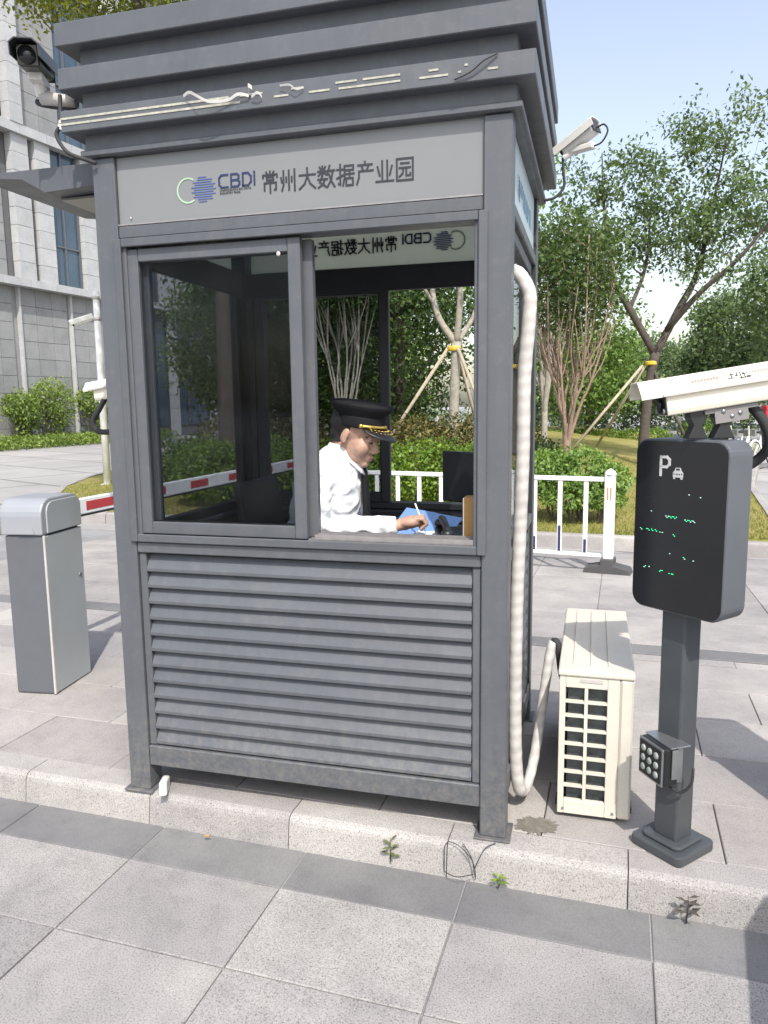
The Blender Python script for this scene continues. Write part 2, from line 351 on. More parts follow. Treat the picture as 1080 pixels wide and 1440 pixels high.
# ------------------------------------------------------------------ ground, island, lane
ROT = R(-2.0); ORG = (0.7, -0.04, 0.)
ZS = -0.12
def struct(name, me, mat, loc=(0, 0, 0), rot=(0, 0, 0)):
    o = obj(name, me, mat, None, loc, rot); o['kind'] = 'structure'; return o
m = MB(); m.add([(-300, -200, ZS-.03), (300, -200, ZS-.03), (300, 400, ZS-.03), (-300, 400, ZS-.03)], [(0, 1, 2, 3)])
struct('ground', m.mesh('ground'), 'plaza')
def slab(name, mat, par, u0, u1, v0, v1, ztop, h=.05, gap=.004, bev=.003, jit=.0015):
    dz = random.uniform(-jit, jit)
    return bx(name, mat, par, u0+gap/2, u1-gap/2, v0+gap/2, v1-gap/2, ztop-h+dz, ztop+dz, bev)
# front road
m = MB(); m.box((0, -1.6, ZS-.03), (16, 3.2-.002, .04)); road = struct('road', m.mesh('road'), 'grout', ORG, (0, 0, ROT))
PU = .605
for k in range(-5, 6):
    if k > -4 and k < 5: slab('gutter_slab', 'slate_gutter', road, -.535+k*PU, -.535+(k+1)*PU, -.232, -.002, ZS-.004, .05, .006)
    for r_ in range(4):
        v1 = -.234-r_*.388; slab('paving_slab', 'granite_road', road, -.535+k*PU, -.535+(k+1)*PU, v1-.388, v1, ZS, .05, .005)
# traffic island
m = MB(); m.box((0, 1.15, -.077), (13, 2.26, .12)); island = struct('traffic_island', m.mesh('island'), 'grout', ORG, (0, 0, ROT))
def kerb_mesh(L, h, w, mat):
    m = MB(); prof = [(-.02, -h), (w, -h), (w, 0), (.028, 0), (.013, -.006), (.004, -.016), (0, -.030)]
    m.prism(prof, 'x', -L/2, L/2); me = m.mesh('kerb'); me.materials.append(mk(mat)); return me
kf = kerb_mesh(PU-.004, .2, .135, 'granite_kerb')
for k in range(-8, 8):
    o = obj('kerb_stone', kf, None, island, (.0+(k+.5)*PU, 0, random.uniform(-.002, .001)))
    o = obj('kerb_stone', kf, None, island, (.0+(k+.5)*PU, 2.3, random.uniform(-.002, .001)), (0, 0, math.pi))
rows = [.137, .54, .95, 1.36, 1.77, 2.163]
for i in range(5):
    for k in range(-7, 6):
        off = (.3 if i % 2 else .0)+.31
        slab('paving_slab', 'granite_island', island, off+k*PU, off+(k+1)*PU, rows[i], rows[i+1], 0, .05, .004)
# rear lane
SL = -math.atan(.115/3.75); _h = Matrix.Rotation(ROT, 3, 'Z') @ Vector((0, 2.302, 0))
m = MB(); m.box((-.5, 1.95, -.03), (15, 3.9, .04)); lane = struct('lane', m.mesh('lane'), 'grout', (ORG[0]+_h.x, ORG[1]+_h.y, -.002), (SL, 0, ROT))
for k in range(-8, 8):
    slab('gutter_slab', 'slate_gutter', lane, -.2+k*PU, -.2+(k+1)*PU, .002, .205, 0, .04, .006)
    for r_ in range(5):
        v0 = .207+r_*.71; slab('paving_slab', 'granite_lane', lane, -.2+k*PU, -.2+(k+1)*PU, v0, v0+.71, 0, .04, .004)
# lawn
FRONT = lambda x: 6.33-.085*(x-2.0)
def xl(y): return float(np.interp(y, [6.6, 7.2, 9, 10, 12.3, 20, 30], [-6.2, -6.9, -7.6, -8.3, -9.3, -11.5, -13]))
def xr(y): return float(np.interp(y, [6.0, 6.6, 8, 12.4, 20.7, 30], [3.7, 4.0, 4.1, 4.6, 6.3, 8.2]))
def sm(t): t = max(0, min(1, t)); return t*t*(3-2*t)
def lawn_z(x, y):
    e = min(y-FRONT(x), x-xl(y), xr(y)-x)
    return -.005+.62*sm(e/7.5)+.02*noise.noise(Vector((x*.8, y*.8, 0)))
NX, NY = 60, 60; vs = []; fs = []
for j in range(NY+1):
    for i in range(NX+1):
        t = i/NX; yb = 6.1+(j/NY)**1.4*21
        x0, x1 = xl(max(yb, 6.7)), xr(max(yb, 6.3)); x = x0+(x1-x0)*t; y = max(yb, FRONT(x)+.1) if j else FRONT(x)+.1
        y = FRONT(x)+.1+(j/NY)**1.4*21
        x0, x1 = xl(y)+.1, xr(y)-.1; x = x0+(x1-x0)*t
        vs.append((x, y, lawn_z(x, y)))
for j in range(NY):
    for i in range(NX): a = j*(NX+1)+i; fs.append((a, a+1, a+NX+2, a+NX+1))
me = bpy.data.meshes.new('lawn'); me.from_pydata(vs, [], fs); lawn = struct('lawn', me, 'lawn')
me.polygons.foreach_set('use_smooth', [True]*len(me.polygons))
kl = kerb_mesh(.99, .2, .12, 'granite_island')
x = 3.95
while x > -6.4:
    obj('kerb_stone', kl, None, lawn, (x-.5, FRONT(x-.5), .012), (0, 0, -math.atan(.085))); x -= 1.0
def edge_kerb(fx, y0, y1, side):
    y = y0
    while y < y1:
        a = Vector((fx(y), y, 0)); yy = y+.97; b = Vector((fx(yy), yy, 0)); d = (b-a)
        ang = math.atan2(d.y, d.x)+(math.pi if side < 0 else 0)
        obj('kerb_stone', kl, None, lawn, ((a.x+b.x)/2, (a.y+b.y)/2, .012), (0, 0, ang)); y = yy
edge_kerb(xr, 6.2, 22, 1); edge_kerb(xl, 7.2, 20, -1)
n = 60000; gx = rng.uniform(-8, 4.4, n); gy = 6.5+rng.uniform(0, 1, n)**1.6*10
ok = np.array([(x_ > xl(y_)+.12) and (x_ < xr(y_)-.12) and y_ > FRONT(x_)+.12 for x_, y_ in zip(gx, gy)]); gx, gy = gx[ok], gy[ok]
gz = np.array([lawn_z(a, b) for a, b in zip(gx, gy)])
n = len(gx); a = rng.uniform(0, 6.28, n); h = rng.uniform(.02, .055, n); w = .006
B = np.stack([gx, gy, gz], 1); D = np.stack([np.cos(a), np.sin(a), 0*a], 1)
V = np.stack([B-D*w, B+D*w, B+np.stack([rng.normal(0, .012, n), rng.normal(0, .012, n), h], 1)], 1).reshape(-1, 3)
g = obj('grass', np_mesh('grass', V, np.arange(3*n).reshape(n, 3)), 'grass_blade'); tag(g, 'short yellowing grass covering the mounded lawn behind the booth', 'grass', kind='stuff')

# ------------------------------------------------------------------ office building on the left
BD = Vector((.12, .993, 0)).normalized(); BN = Vector((BD.y, -BD.x, 0)); BP = Vector((-23.3, 23.5, 0))
bld = thing('office_building', 'grey stone office building with ledges and tall blue windows, left behind booth', 'building', BP, math.atan2(BD.y, BD.x))
# local x along facade, local -y towards the camera
def bb(name, mat, s0, s1, d0, d1, z0, z1, bev=0.): return bx(name, mat, bld, s0, s1, d0, d1, z0, z1, bev)
bb('wall', 'facade_gap', -9, 34, .35, 14, ZS, 24)
def panels(s0, s1, z0, z1, d, ps=1.0, pz=.76, mat='facade_stone', name='stone_panel', th=.12, g=.018):
    ns = max(1, round((s1-s0)/ps)); nz = max(1, round((z1-z0)/pz)); a = (s1-s0)/ns; b = (z1-z0)/nz
    for i in range(ns):
        for j in range(nz):
            jd = random.uniform(-.006, .006)
            bx(name, mat, bld, s0+i*a+g/2, s0+(i+1)*a-g/2, d+jd, d+th+jd, z0+j*b+g/2, z0+(j+1)*b-g/2, .0)
ZL1, ZL2 = 6.92, 13.4
# lower storey
segs = [(-1., 1.0), (1.25, 2.8), (3.2, 6.0), (6.25, 9.4)]
for s0, s1 in segs: panels(s0, s1, ZS, ZL1, .22)
for s0, s1 in ((1.0, 1.25), (2.8, 3.2), (6.0, 6.25)):
    bb('groove', 'facade_stone', s0, s1, .31, .36, ZS, ZL1)
for s0 in (3.2, 6.25): bb('reveal', 'facade_white', s0-.10, s0-.004, .10, .30, ZS, ZL1-.003)
# entrance bay further along, recessed glass with pale piers
for s0 in (9.5, 13.4, 17.3, 21.2):
    panels(s0, s0+.8, ZS, ZL1, .1, .8, .76, 'facade_white'); bb('window', 'building_glass', s0+.85, s0+3.85, .28, .32, .5, ZL1-.6)
    for q in (1.85, 2.85): bb('mullion', 'window_alu', s0+q-.04, s0+q+.04, .2, .279, .5, ZL1-.6)
panels(25.2, 33, ZS, ZL1, .22)
for z0, z1, dd in ((ZL1, 7.25, -.28), (ZL2, 13.8, -.28)):
    s = -1.
    while s < 33:
        bb('ledge_stone', 'facade_white', s+.01, s+1.49, dd, .3, z0, z1); s += 1.5
# middle storey
panels(-1, 2.72, 7.25, ZL2, .22)
def bay(s):
    bb('recess', 'facade_gap', s, s+.4, .3, .33, 7.25, ZL2)
    panels(s+.4, s+1.3, 7.25, ZL2, -.12, .9, .77, 'facade_white', 'pier_stone', .4)
    panels(s+1.66, s+2.55, 7.25, ZL2, -.12, .9, .77, 'facade_white', 'pier_stone', .4)
    w = bb('window', 'building_glass', s+2.6, s+4.35, .2, .24, 7.25, ZL2)
    for q in (3.4, 4.3): bb('mullion', 'window_alu', s+q-.04, s+q+.04, .12, .199, 7.25, ZL2)
    for z in (9.1, 11.4): bb('transom', 'window_alu', s+2.6, s+4.26, .13, .198, z-.04, z+.04)
    panels(s+4.4, s+5.5, 7.25, ZL2, -.10, 1.1, .77, 'facade_white', 'pier_stone', .35)
for s in (2.72, 8.4, 14.1, 19.8, 25.5): bay(s)
# upper storey
bb('window', 'building_glass', -1, 2.75, .1, .16, 13.8, 23)
for s in (3.0, 9.2, 15.4, 21.6):
    panels(s, s+.7, 13.8, 22.5, -.3, .7, .8, 'facade_white', 'pier_stone', .5); panels(s+.72, s+3.0, 13.8, 22.5, -.02, 1.14, .8)  # pale stone stands in for the pilaster's sunlit side, grey for the rest
    bb('window', 'building_glass', s+3.1, s+6.1, .1, .16, 13.8, 22.5)
    for q in (3.6, 4.6, 5.6): bb('mullion', 'window_alu', s+q-.04, s+q+.04, .0, .099, 13.8, 22.5)
    for z in (16.4, 19.2): bb('transom', 'window_alu', s+3.1, s+6.1, .01, .098, z-.05, z+.05)

# ------------------------------------------------------------------ vegetation
def tree(name, label, loc, limbs, blobs, n_cl, per, lsize, leaf, bark, spread=.28, group=None, shell=.3, twig=.02, seed=1, extra=None, up=.3, cat='tree', aspect=.5):
    global rng
    rng = np.random.default_rng(seed); random.seed(seed)
    T = thing(name, label, cat, loc, 0, group)
    nodes_, rads = [], []
    mt = MB()
    for lb in limbs:
        pts = spline([q[:3] for q in lb], 5); rr = np.interp(np.linspace(0, 1, len(pts)), np.linspace(0, 1, len(lb)), [q[3] for q in lb])
        mt.tube(pts, list(rr), 10)
        for q, r_ in zip(pts, rr): nodes_.append(np.array(q)); rads.append(r_)
    mt.build('trunk', bark, T, smooth=True)
    ks = rng.choice(len(blobs), n_cl, p=np.array([b[6] if len(b) > 6 else b[3]*b[4]*b[5] for b in blobs])/sum([b[6] if len(b) > 6 else b[3]*b[4]*b[5] for b in blobs]))
    C = []
    for k in ks:
        p_, _ = blob_points(1, blobs[k][:3], blobs[k][3:6], shell); C.append(p_[0])
    C = np.array(C); nod = list(nodes_); rad = list(rads)
    order = np.argsort([min(np.linalg.norm(c-q) for q in nodes_) for c in C])
    mb = MB()
    for idx in order:
        c = C[idx]; A = np.array(nod); d = np.linalg.norm(A-c, axis=1)+np.maximum(0, A[:, 2]-c[2]+.1)*1.5
        k = int(np.argmin(d)); a = A[k]; L = np.linalg.norm(c-a)
        if L < .05: continue
        mid = (a+c)/2+rng.normal(0, .08, 3)*L+np.array([0, 0, .06*L]); r0 = max(.004, min(rad[k]*.7, twig*(.5+L*.5)))
        mb.tube([a, mid, c], [r0, r0*.7, r0*.35], 5, False)
        for t, q in ((.5, mid), (1., c)): nod.append(q); rad.append(r0*(1-.5*t))
    if mb.v: mb.build('branches', bark, T, smooth=True)['kind'] = 'stuff'
    P = np.repeat(C, per, 0); P = P+rng.normal(0, 1, P.shape)*spread*np.array([1, 1, .75])
    obj('crown', leaves_mesh('crown', P, lsize, up, aspect), leaf, T)
    return T
def stake_tripod(T, h, rad, r0, n=3, a0=0., z0=0.):
    for k in range(n):
        a = a0+2*math.pi*k/n; tubeo('support_stake', 'stake_wood', T, [(rad*math.cos(a), rad*math.sin(a), z0-.1), (r0*math.cos(a), r0*math.sin(a), h)], .03, 7)
    m = MB(); m.lathe([(r0+.01, h-.05), (r0+.02, h-.03), (r0+.02, h+.01), (r0+.01, h+.03)], 12); m.build('tie_band', 'tie_yellow', T)
# big forked tree on the lawn
px = .0157
def E(x, y): return ((x-905)*px, (627-y)*px)
def bl(x, y, rx, ry, dy=0., ryd=None, w=None):
    a, b = E(x, y); q = (a, dy, b, rx*px, (ryd or rx)*px, ry*px); return q+((w,) if w else ())
fx, fz = E(916, 498)
limbs = [[(.05, 0, -.2, .19), (0, 0, .1, .15), (.06, 0, 1.2, .125), (fx, 0, fz, .135)],
         [(fx, 0, fz-.05, .105), (*((E(880, 440)[0], -.2, E(880, 440)[1])), .1), (E(856, 395)[0], -.3, E(856, 395)[1], .07), (E(842, 300)[0], -.2, E(842, 300)[1], .04), (E(838, 230)[0], 0, E(838, 230)[1], .015)],
         [(fx, 0, fz-.05, .105), (E(945, 440)[0], .1, E(945, 440)[1], .1), (E(968, 390)[0], .3, E(968, 390)[1], .075), (E(985, 300)[0], .4, E(985, 300)[1], .04), (E(1000, 200)[0], .3, E(1000, 200)[1], .012)],
         [(E(930, 468)[0], 0, E(930, 468)[1], .09), (E(966, 425)[0], -.4, E(966, 425)[1], .07), (E(1010, 385)[0], -.7, E(1010, 385)[1], .05), (E(1060, 320)[0], -.9, E(1060, 320)[1], .02)],
         [(E(880, 440)[0], -.2, E(880, 440)[1], .06), (E(900, 380)[0], .2, E(900, 380)[1], .045), (E(905, 300)[0], .5, E(905, 300)[1], .02)],
         [(E(856, 395)[0], -.3, E(856, 395)[1], .05), (E(815, 350)[0], -.5, E(815, 350)[1], .03), (E(790, 300)[0], -.6, E(790, 300)[1], .015)]]
limbs = [[(*q[:3], q[3]*.78) for q in lb] for lb in limbs]
blobs = [bl(1000, 230, 55, 58, .2), bl(1020, 170, 22, 16, .2), bl(950, 215, 45, 40, 0), bl(885, 265, 62, 45, 0), bl(815, 305, 45, 58, -.3), bl(1010, 320, 85, 48, 0), bl(925, 335, 70, 50, .3), bl(1068, 290, 40, 45, -.5), bl(860, 355, 50, 40, 0), bl(975, 395, 55, 28, -.3, None), bl(800, 250, 24, 20), bl(915, 420, 20, 10), bl(870, 450, 14, 10)]
T = tree('forked_tree', 'tall airy tree with forked dark trunk and yellow tie, above white camera', (2.85, 15.18, .55), limbs, blobs, 430, 28, .105, 'leaf_elm', 'bark_dark', .145, seed=3, twig=.035, shell=.1)
for (x0, y0, z0, x1, z1) in ((-1.55, -.6, -.1, -.08, 1.75), (-1.0, 1.4, -.1, -.05, 1.7), (1.0, -.8, -.25, .1, 1.75)):
    tubeo('support_stake', 'stake_wood' if z0 > -.2 else 'bark_dark', T, [(x0, y0, z0), (x1, 0, z1)], .032, 7)
m = MB(); m.lathe([(.115, 1.75), (.13, 1.77), (.13, 1.82), (.115, 1.84)], 14); m.build('tie_band', 'tie_yellow', T, (.1, 0, 0))
# crape myrtles: several stems from a low trunk
def myrtle(label, loc, h_f, h_c, top, wid, nst, seed, leaf, n_cl=220, per=40, stem_r=.022, bark='bark_red', group=None, lsize=.075, clear=0.0, spread=.15):
    random.seed(seed); L = [[(0, 0, -.2, .07), (.01, 0, h_f*.5, .055), (0, 0, h_f, .06)]]
    for k in range(nst):
        a = 2*math.pi*k/nst+random.uniform(-.3, .3); r1 = wid*random.uniform(.25, .5); r2 = wid*random.uniform(.5, .95)
        hz = h_f+(h_c-h_f)*random.uniform(.35, .55)
        fk = h_f*random.uniform(.62, 1.0); jx, jy = random.uniform(-.12, .12), random.uniform(-.12, .12)
        b = [(0, 0, fk-.05, stem_r*1.8), (r1*math.cos(a)*.55+jx*.4, r1*math.sin(a)*.55+jy*.4, h_f+(hz-h_f)*.5, stem_r*1.3), (jx+r1*math.cos(a)*.8, r1*math.sin(a)*.8, hz, stem_r), (r2*math.cos(a), r2*math.sin(a), h_c+random.uniform(0, .3), stem_r*.55), (r2*1.05*math.cos(a), r2*1.05*math.sin(a), h_c+(top-h_c)*random.uniform(.4, .8), .006)]
        L.append(b)
        for q in range(4):
            a2 = a+random.uniform(-.9, .9); r3 = r2*random.uniform(.6, 1.2)
            L.append([b[2][:3]+(stem_r*.6,), ((b[2][0]+r3*math.cos(a2))/2+random.uniform(-.08, .08), (b[2][1]+r3*math.sin(a2))/2, (hz+h_c)/2+random.uniform(-.05, .2), stem_r*.45), (r3*math.cos(a2), r3*math.sin(a2), h_c+random.uniform(-.1, .6), .007)])
    bb_ = [(0, 0, (h_c+top)/2+clear, wid*1.05, wid*1.05, (top-h_c)/2), (wid*.3, 0, h_c+clear+(top-h_c)*.3, wid*.8, wid*.8, (top-h_c)*.3), (-wid*.3, wid*.2, top*.9, wid*.6, wid*.6, (top-h_c)*.2)]
    return tree('myrtle_tree', label, loc, L, bb_, n_cl, per, lsize, leaf, bark, spread, group, .2, .008, seed+5)
myrtle('bushy multi-stem tree with reddish trunk beside white fence end', (1.41, 8.3, .28), .95, 2.2, 3.75, .70, 10, 21, 'leaf_bushy', 190, 40, .015, lsize=.07)
myrtle('thin pale-stemmed tree standing behind the bushy reddish-trunk tree', (.9, 11.6, .5), 1.3, 2.4, 4.2, .9, 6, 22, 'leaf_elm', 120, 30, .024, 'bark_pale')
myrtle('bare-stemmed shrub tree seen through dark rear pane above the cap', (-1.9, 8.5, .3), .9, 3.3, 4.6, .75, 9, 23, 'leaf_dark', 260, 40, .012, 'bark_pale', clear=-.7)
# white-bark staked tree seen through the open window
T = tree('staked_tree', 'pale-barked tree with yellow tie and stakes seen through open window', (-.52, 10.3, .45),
     [[(0, 0, -.2, .1), (.0, 0, 1., .085), (.04, 0, 2.1, .08)], [(.04, 0, 2.05, .065), (-.3, 0, 2.6, .05), (-.42, .1, 3.4, .04), (-.5, .2, 4.5, .02)], [(.04, 0, 2.05, .06), (.12, -.1, 2.9, .05), (.1, -.1, 4.0, .03), (.2, 0, 5.2, .012)], [(.04, 0, 2.05, .05), (.35, .2, 2.7, .035), (.5, .3, 4., .015)], [(-.36, 0, 2.75, .03), (-.8, -.1, 3.5, .015)]],
     [(.3, .1, 4.6, 1.3, 1.2, 1.0), (-.6, 0, 4.4, .9, .9, .8), (.6, .2, 3.6, .6, .6, .6)], 170, 34, .10, 'leaf_mid', 'bark_pale', .2, seed=31)
stake_tripod(T, 2.0, 1.5, .1, 3, R(195), 0)
# dense trees forming the backdrop
def dense(label, loc, h, w, seed, leaf, n_cl=260, per=60, lsize=.13, z0=.9, group='trees in the backdrop', name='dense_tree', sp=.3):
    random.seed(seed); r_ = random.Random(seed)
    L = [[(0, 0, -.3, .16), (.05, 0, h*.35, .13), (0, .05, h*.8, .05)]]
    for k in range(5):
        a = k*1.26+r_.random(); L.append([(0, 0, h*(.2+.08*k), .07), (w*.4*math.cos(a), w*.4*math.sin(a), h*(.35+.09*k), .045), (w*.75*math.cos(a), w*.75*math.sin(a), h*(.42+.1*k), .015)])
    bl_ = [(0, 0, z0+(h-z0)*.42, w, w, (h-z0)*.45)]
    for k in range(6):
        a = k*1.05+r_.random(); bl_.append((w*.6*math.cos(a), w*.6*math.sin(a), z0+(h-z0)*r_.uniform(.2, .85), w*r_.uniform(.35, .55), w*r_.uniform(.35, .55), (h-z0)*r_.uniform(.15, .28)))
    return tree(name, label, loc, L, bl_, n_cl, per, lsize, leaf, 'bark_dark', sp, group, .35, .03, seed)
dense('dense dark evergreen directly behind the open rear window', (-2.5, 14.2, .5), 5.6, 1.75, 41, 'leaf_dark', 330, 60, .12, .5)
dense('dense dark evergreen behind the bare-stemmed shrub tree', (-4.7, 12.8, .4), 6.0, 1.9, 42, 'leaf_dark', 330, 60, .12, .3)
dense('broad dark tree filling right edge above bicycles', (9.0, 28.5, 0), 8.0, 2.3, 43, 'leaf_elm', 210, 42, .19, 2.6)
dense('second dark tree left of the right-edge tree, behind white camera', (7.4, 33.5, 0), 6.8, 1.9, 44, 'leaf_elm', 220, 45, .2, 2.0)
dense('rounded green tree between reddish-trunk tree and forked trunk', (1.6, 24.0, .2), 4.3, 1.7, 45, 'leaf_mid', 200, 45, .15, .8)
dense('low green tree low behind the forked trunk', (4.3, 40., 0), 5.0, 2.4, 46, 'leaf_far', 240, 50, .22, .8)
dense('pale far tree right of the forked trunk', (8.2, 46., 0), 5.6, 3.0, 47, 'leaf_far', 240, 50, .25, .8)
dense('far tree just left of the right-edge trees', (12.5, 48., 0), 6.6, 3.2, 48, 'leaf_far', 240, 50, .25, .8)
dense('far tree behind the thin pale-stemmed tree', (-.5, 34., 0), 5.6, 2.4, 49, 'leaf_far', 260, 50, .2, .6)
dense('far tree seen between stakes through the open window', (-6.5, 24., 0), 6.5, 2.6, 50, 'leaf_mid', 260, 50, .2, .6)
dense('far tree seen through left sash beyond the hedge', (-9.8, 20.5, .0), 6.0, 2.0, 51, 'leaf_elm', 220, 45, .17, 1.6)
dense('yellow-green tree whose drooping twigs hang above the roof corner', (-3.75, 8.3, .2), 11.0, 3.2, 52, 'leaf_yellow', 700, 90, .085, 6.2, None, 'roadside_tree', .24)
# bushes and hedges
def bush(name, label, loc, blobs, n, lsize, leaf, seed, cat='bush', group=None, stems=True):
    global rng
    rng = np.random.default_rng(seed); T = thing(name, label, cat, loc, 0, group)
    vol = np.array([b[3]*b[4]+b[4]*b[5] for b in blobs]); P = []; U = []
    for b, k in zip(blobs, (vol/vol.sum()*n).astype(int)):
        p_, u = blob_points(k, b[:3], b[3:6], .45); sc = 1+.22*np.array([noise.noise(Vector(q)*4.) for q in p_]); p_ = np.array(b[:3])+(p_-np.array(b[:3]))*sc[:, None]
        keep = p_[:, 2] > .02; P.append(p_[keep]); U.append(u[keep])
    P = np.concatenate(P); U = np.concatenate(U); obj('foliage', leaves_mesh('foliage', P, lsize, .35, .5, .4, U), leaf, T)
    if stems:
        m = MB(); r_ = random.Random(seed)
        for b in blobs:
            for k in range(7):
                a = r_.uniform(0, 6.28); q = r_.uniform(.3, .8)
                m.tube([(b[0]*.7, b[1]*.7, -.05), (b[0]+b[3]*q*.4*math.cos(a), b[1]+b[4]*q*.4*math.sin(a), b[2]*.6), (b[0]+b[3]*q*math.cos(a), b[1]+b[4]*q*math.sin(a), b[2]+b[5]*.4)], [.012, .009, .004], 5, False)
        m.build('stems', 'bark_dark', T)
    return T
bush('garden_bush', 'leafy green bush at the lawn edge behind the fence end', (1.62, 7.25, .05), [(0, 0, .60, .48, .36, .34), (.36, .12, .46, .28, .26, .24), (-.45, .1, .58, .45, .36, .34), (-.1, -.15, .34, .4, .2, .2), (.3, -.1, .28, .25, .16, .14)], 6000, .062, 'leaf_bush', 61)
bush('garden_bush', 'darker bush around the foot of the reddish-trunk tree', (1.15, 9.0, .3), [(0, 0, .30, .42, .36, .36), (-.65, 0, .38, .5, .4, .42)], 5000, .065, 'leaf_dark', 62)
bush('clipped_hedge', 'bright yellow-green hedge directly behind the fence through open window', (-.75, 7.7, .05), [(x_, .1*math.sin(x_*5), .52, .42, .38, .50) for x_ in np.arange(-3.2, 1.5, .42)], 26000, .06, 'leaf_hedge', 63, 'hedge')
bush('clipped_hedge', 'taller rust-tinged hedge behind the bright yellow-green hedge', (-1.2, 9.3, .2), [(x_, .1*math.sin(x_*4), .62, .5, .4, .55) for x_ in np.arange(-3.2, 2.2, .5)], 20000, .065, 'leaf_rust', 64, 'hedge')
bush('clipped_hedge', 'shaded hedge seen through left sash above the barrier arm', (-5.0, 9.0, .1), [(x_, .1*math.sin(x_*3), .48, .5, .45, .5) for x_ in np.arange(-.3, 2.4, .5)], 12000, .065, 'leaf_mid', 65, 'hedge')
bush('low_planting', 'low yellow-green planting strip far across the lawn', (2.0, 23.5, .2), [(x_, 0, .22, .5, .4, .26) for x_ in np.arange(-2.5, 2.2, .7)], 5000, .09, 'leaf_hedge', 66, 'hedge', stems=False)
bush('low_planting', 'round bush right of the forked trunk foot', (4.35, 17.6, .2), [(0, 0, .55, .55, .5, .62)], 2600, .09, 'leaf_mid', 67)
bush('hedge_row', 'dark far hedge row across the road behind bicycles', (8., 44., ZS), [(x_, 0, .6, 1.1, .7, .7) for x_ in np.arange(-22, 16, 1.3)], 14000, .2, 'leaf_far', 68, 'hedge', stems=False)
# planting at the foot of the office building
def fac(s, d, z=ZS): q = BP+BD*s+BN*d; return (q.x, q.y, z)
o = bush('ground_cover', 'low green planting along the office building foot', fac(3.5, 1.6), [(BD.x*s+BN.x*d, BD.y*s+BN.y*d, .22, .7, .7, .34) for s in np.arange(-6, 7, .8) for d in (-.7, .2)], 12000, .13, 'leaf_facade', 69, 'hedge', stems=False)
for i, (s, w_, h_, lab) in enumerate(((1.9, .75, 2.5, 'small leafy shrub at facade foot near left picture edge'), (3.75, 1.0, 3.1, 'tallest leafy shrub with reddish stem against grey facade'), (6.3, .85, 2.9, 'slim leafy shrub against facade beside the white pole'))):
    bush('facade_shrub', lab, fac(s, .8), [(0, 0, h_*.68, w_, w_, h_*.32), (.3*BD.x, .45*BD.y, h_*.55, w_*.7, w_*.7, h_*.3), (-.3*BD.x, -.5*BD.y, h_*.72, w_*.6, w_*.6, h_*.2), (0, 0, h_*.35, w_*.5, w_*.5, h_*.22)], 2200, .15, 'leaf_facade', 70+i, 'shrub', 'shrubs along the office facade')

# ------------------------------------------------------------------ guard booth
BW, BDp = 1.5, 1.135
booth = thing('guard_booth', 'dark grey metal guard booth with louvred base, sliding windows and finned flat roof', 'booth')
def b(name, x0, x1, y0, y1, z0, z1, bev=.004, mat='booth_paint', par=None): return bx(name, mat, par or booth, x0, x1, y0, y1, z0, z1, bev)
PW = .09
for x0 in (0, BW-PW):
    for y0 in (0, BDp-PW):
        po = b('corner_post', x0, x0+PW, y0, y0+PW, .006, 2.405)
        bx('foot_plate', 'booth_paint', po, -PW/2-.018, PW/2+.018, -PW/2-.018, PW/2+.018, -1.2055, -1.1985, .001)
e = .002
def rails(y0, y1):
    for nm, z0, z1 in (('bottom_rail', .11, .192), ('middle_rail', .972, 1.0145), ('top_rail', 2.124, 2.168)): b(nm, PW+e, BW-PW-e, y0+.003, y1, z0, z1)
rails(0, .07); rails(BDp-.07, BDp-.003)
for x0, x1 in ((.003, .07), (BW-.07, BW-.003)):
    for nm, z0, z1 in (('side_rail', .11, .192), ('side_rail', .972, 1.0145), ('side_rail', 2.124, 2.168)): b(nm, x0, x1, PW+e, BDp-PW-e, z0, z1)
# louvre slats, front and right side
def slat_prof(d): return [(d+.043, .0632), (d+.037, .065), (d+.008, .014), (d+.008, .003), (d+.012, 0), (d+.036, 0), (d+.036, .006), (d+.016, .012)]
NS = 12; z0s, pit = .198, .0635
m = MB(); m.prism(slat_prof(0), 'x', -(BW-2*PW-.066)/2, (BW-2*PW-.066)/2); fr_sl = m.mesh('slat'); fr_sl.materials.append(paint)
m = MB(); m.prism([(-u, v) for u, v in slat_prof(0)], 'y', -(BDp-2*PW-.05)/2, (BDp-2*PW-.05)/2); sd_sl = m.mesh('side_slat'); sd_sl.materials.append(paint)
m = MB(); m.prism(slat_prof(0), 'y', -(BDp-2*PW-.05)/2, (BDp-2*PW-.05)/2); sl_sl = m.mesh('side_slat'); sl_sl.materials.append(paint)
for k in range(NS):
    z = z0s+k*pit
    obj('louvre_slat', fr_sl, None, booth, (BW/2, .004, z)); obj('louvre_slat', sd_sl, None, booth, (BW-.004, BDp/2, z)); obj('louvre_slat', sl_sl, None, booth, (.004, BDp/2, z))
    obj('louvre_slat', fr_sl, None, booth, (BW/2, BDp-.004, z), (0, 0, math.pi))
for x0, x1 in ((PW+e, PW+.031), (BW-PW-.031, BW-PW-e)):
    b('louvre_jamb', x0, x1, .012, .05, .194, .970); b('louvre_jamb', x0, x1, BDp-.05, BDp-.012, .194, .970)
for y0, y1 in ((PW+e, PW+.024), (BDp-PW-.024, BDp-PW-e)):
    b('louvre_jamb', BW-.05, BW-.012, y0, y1, .194, .970); b('louvre_jamb', .012, .05, y0, y1, .194, .970)
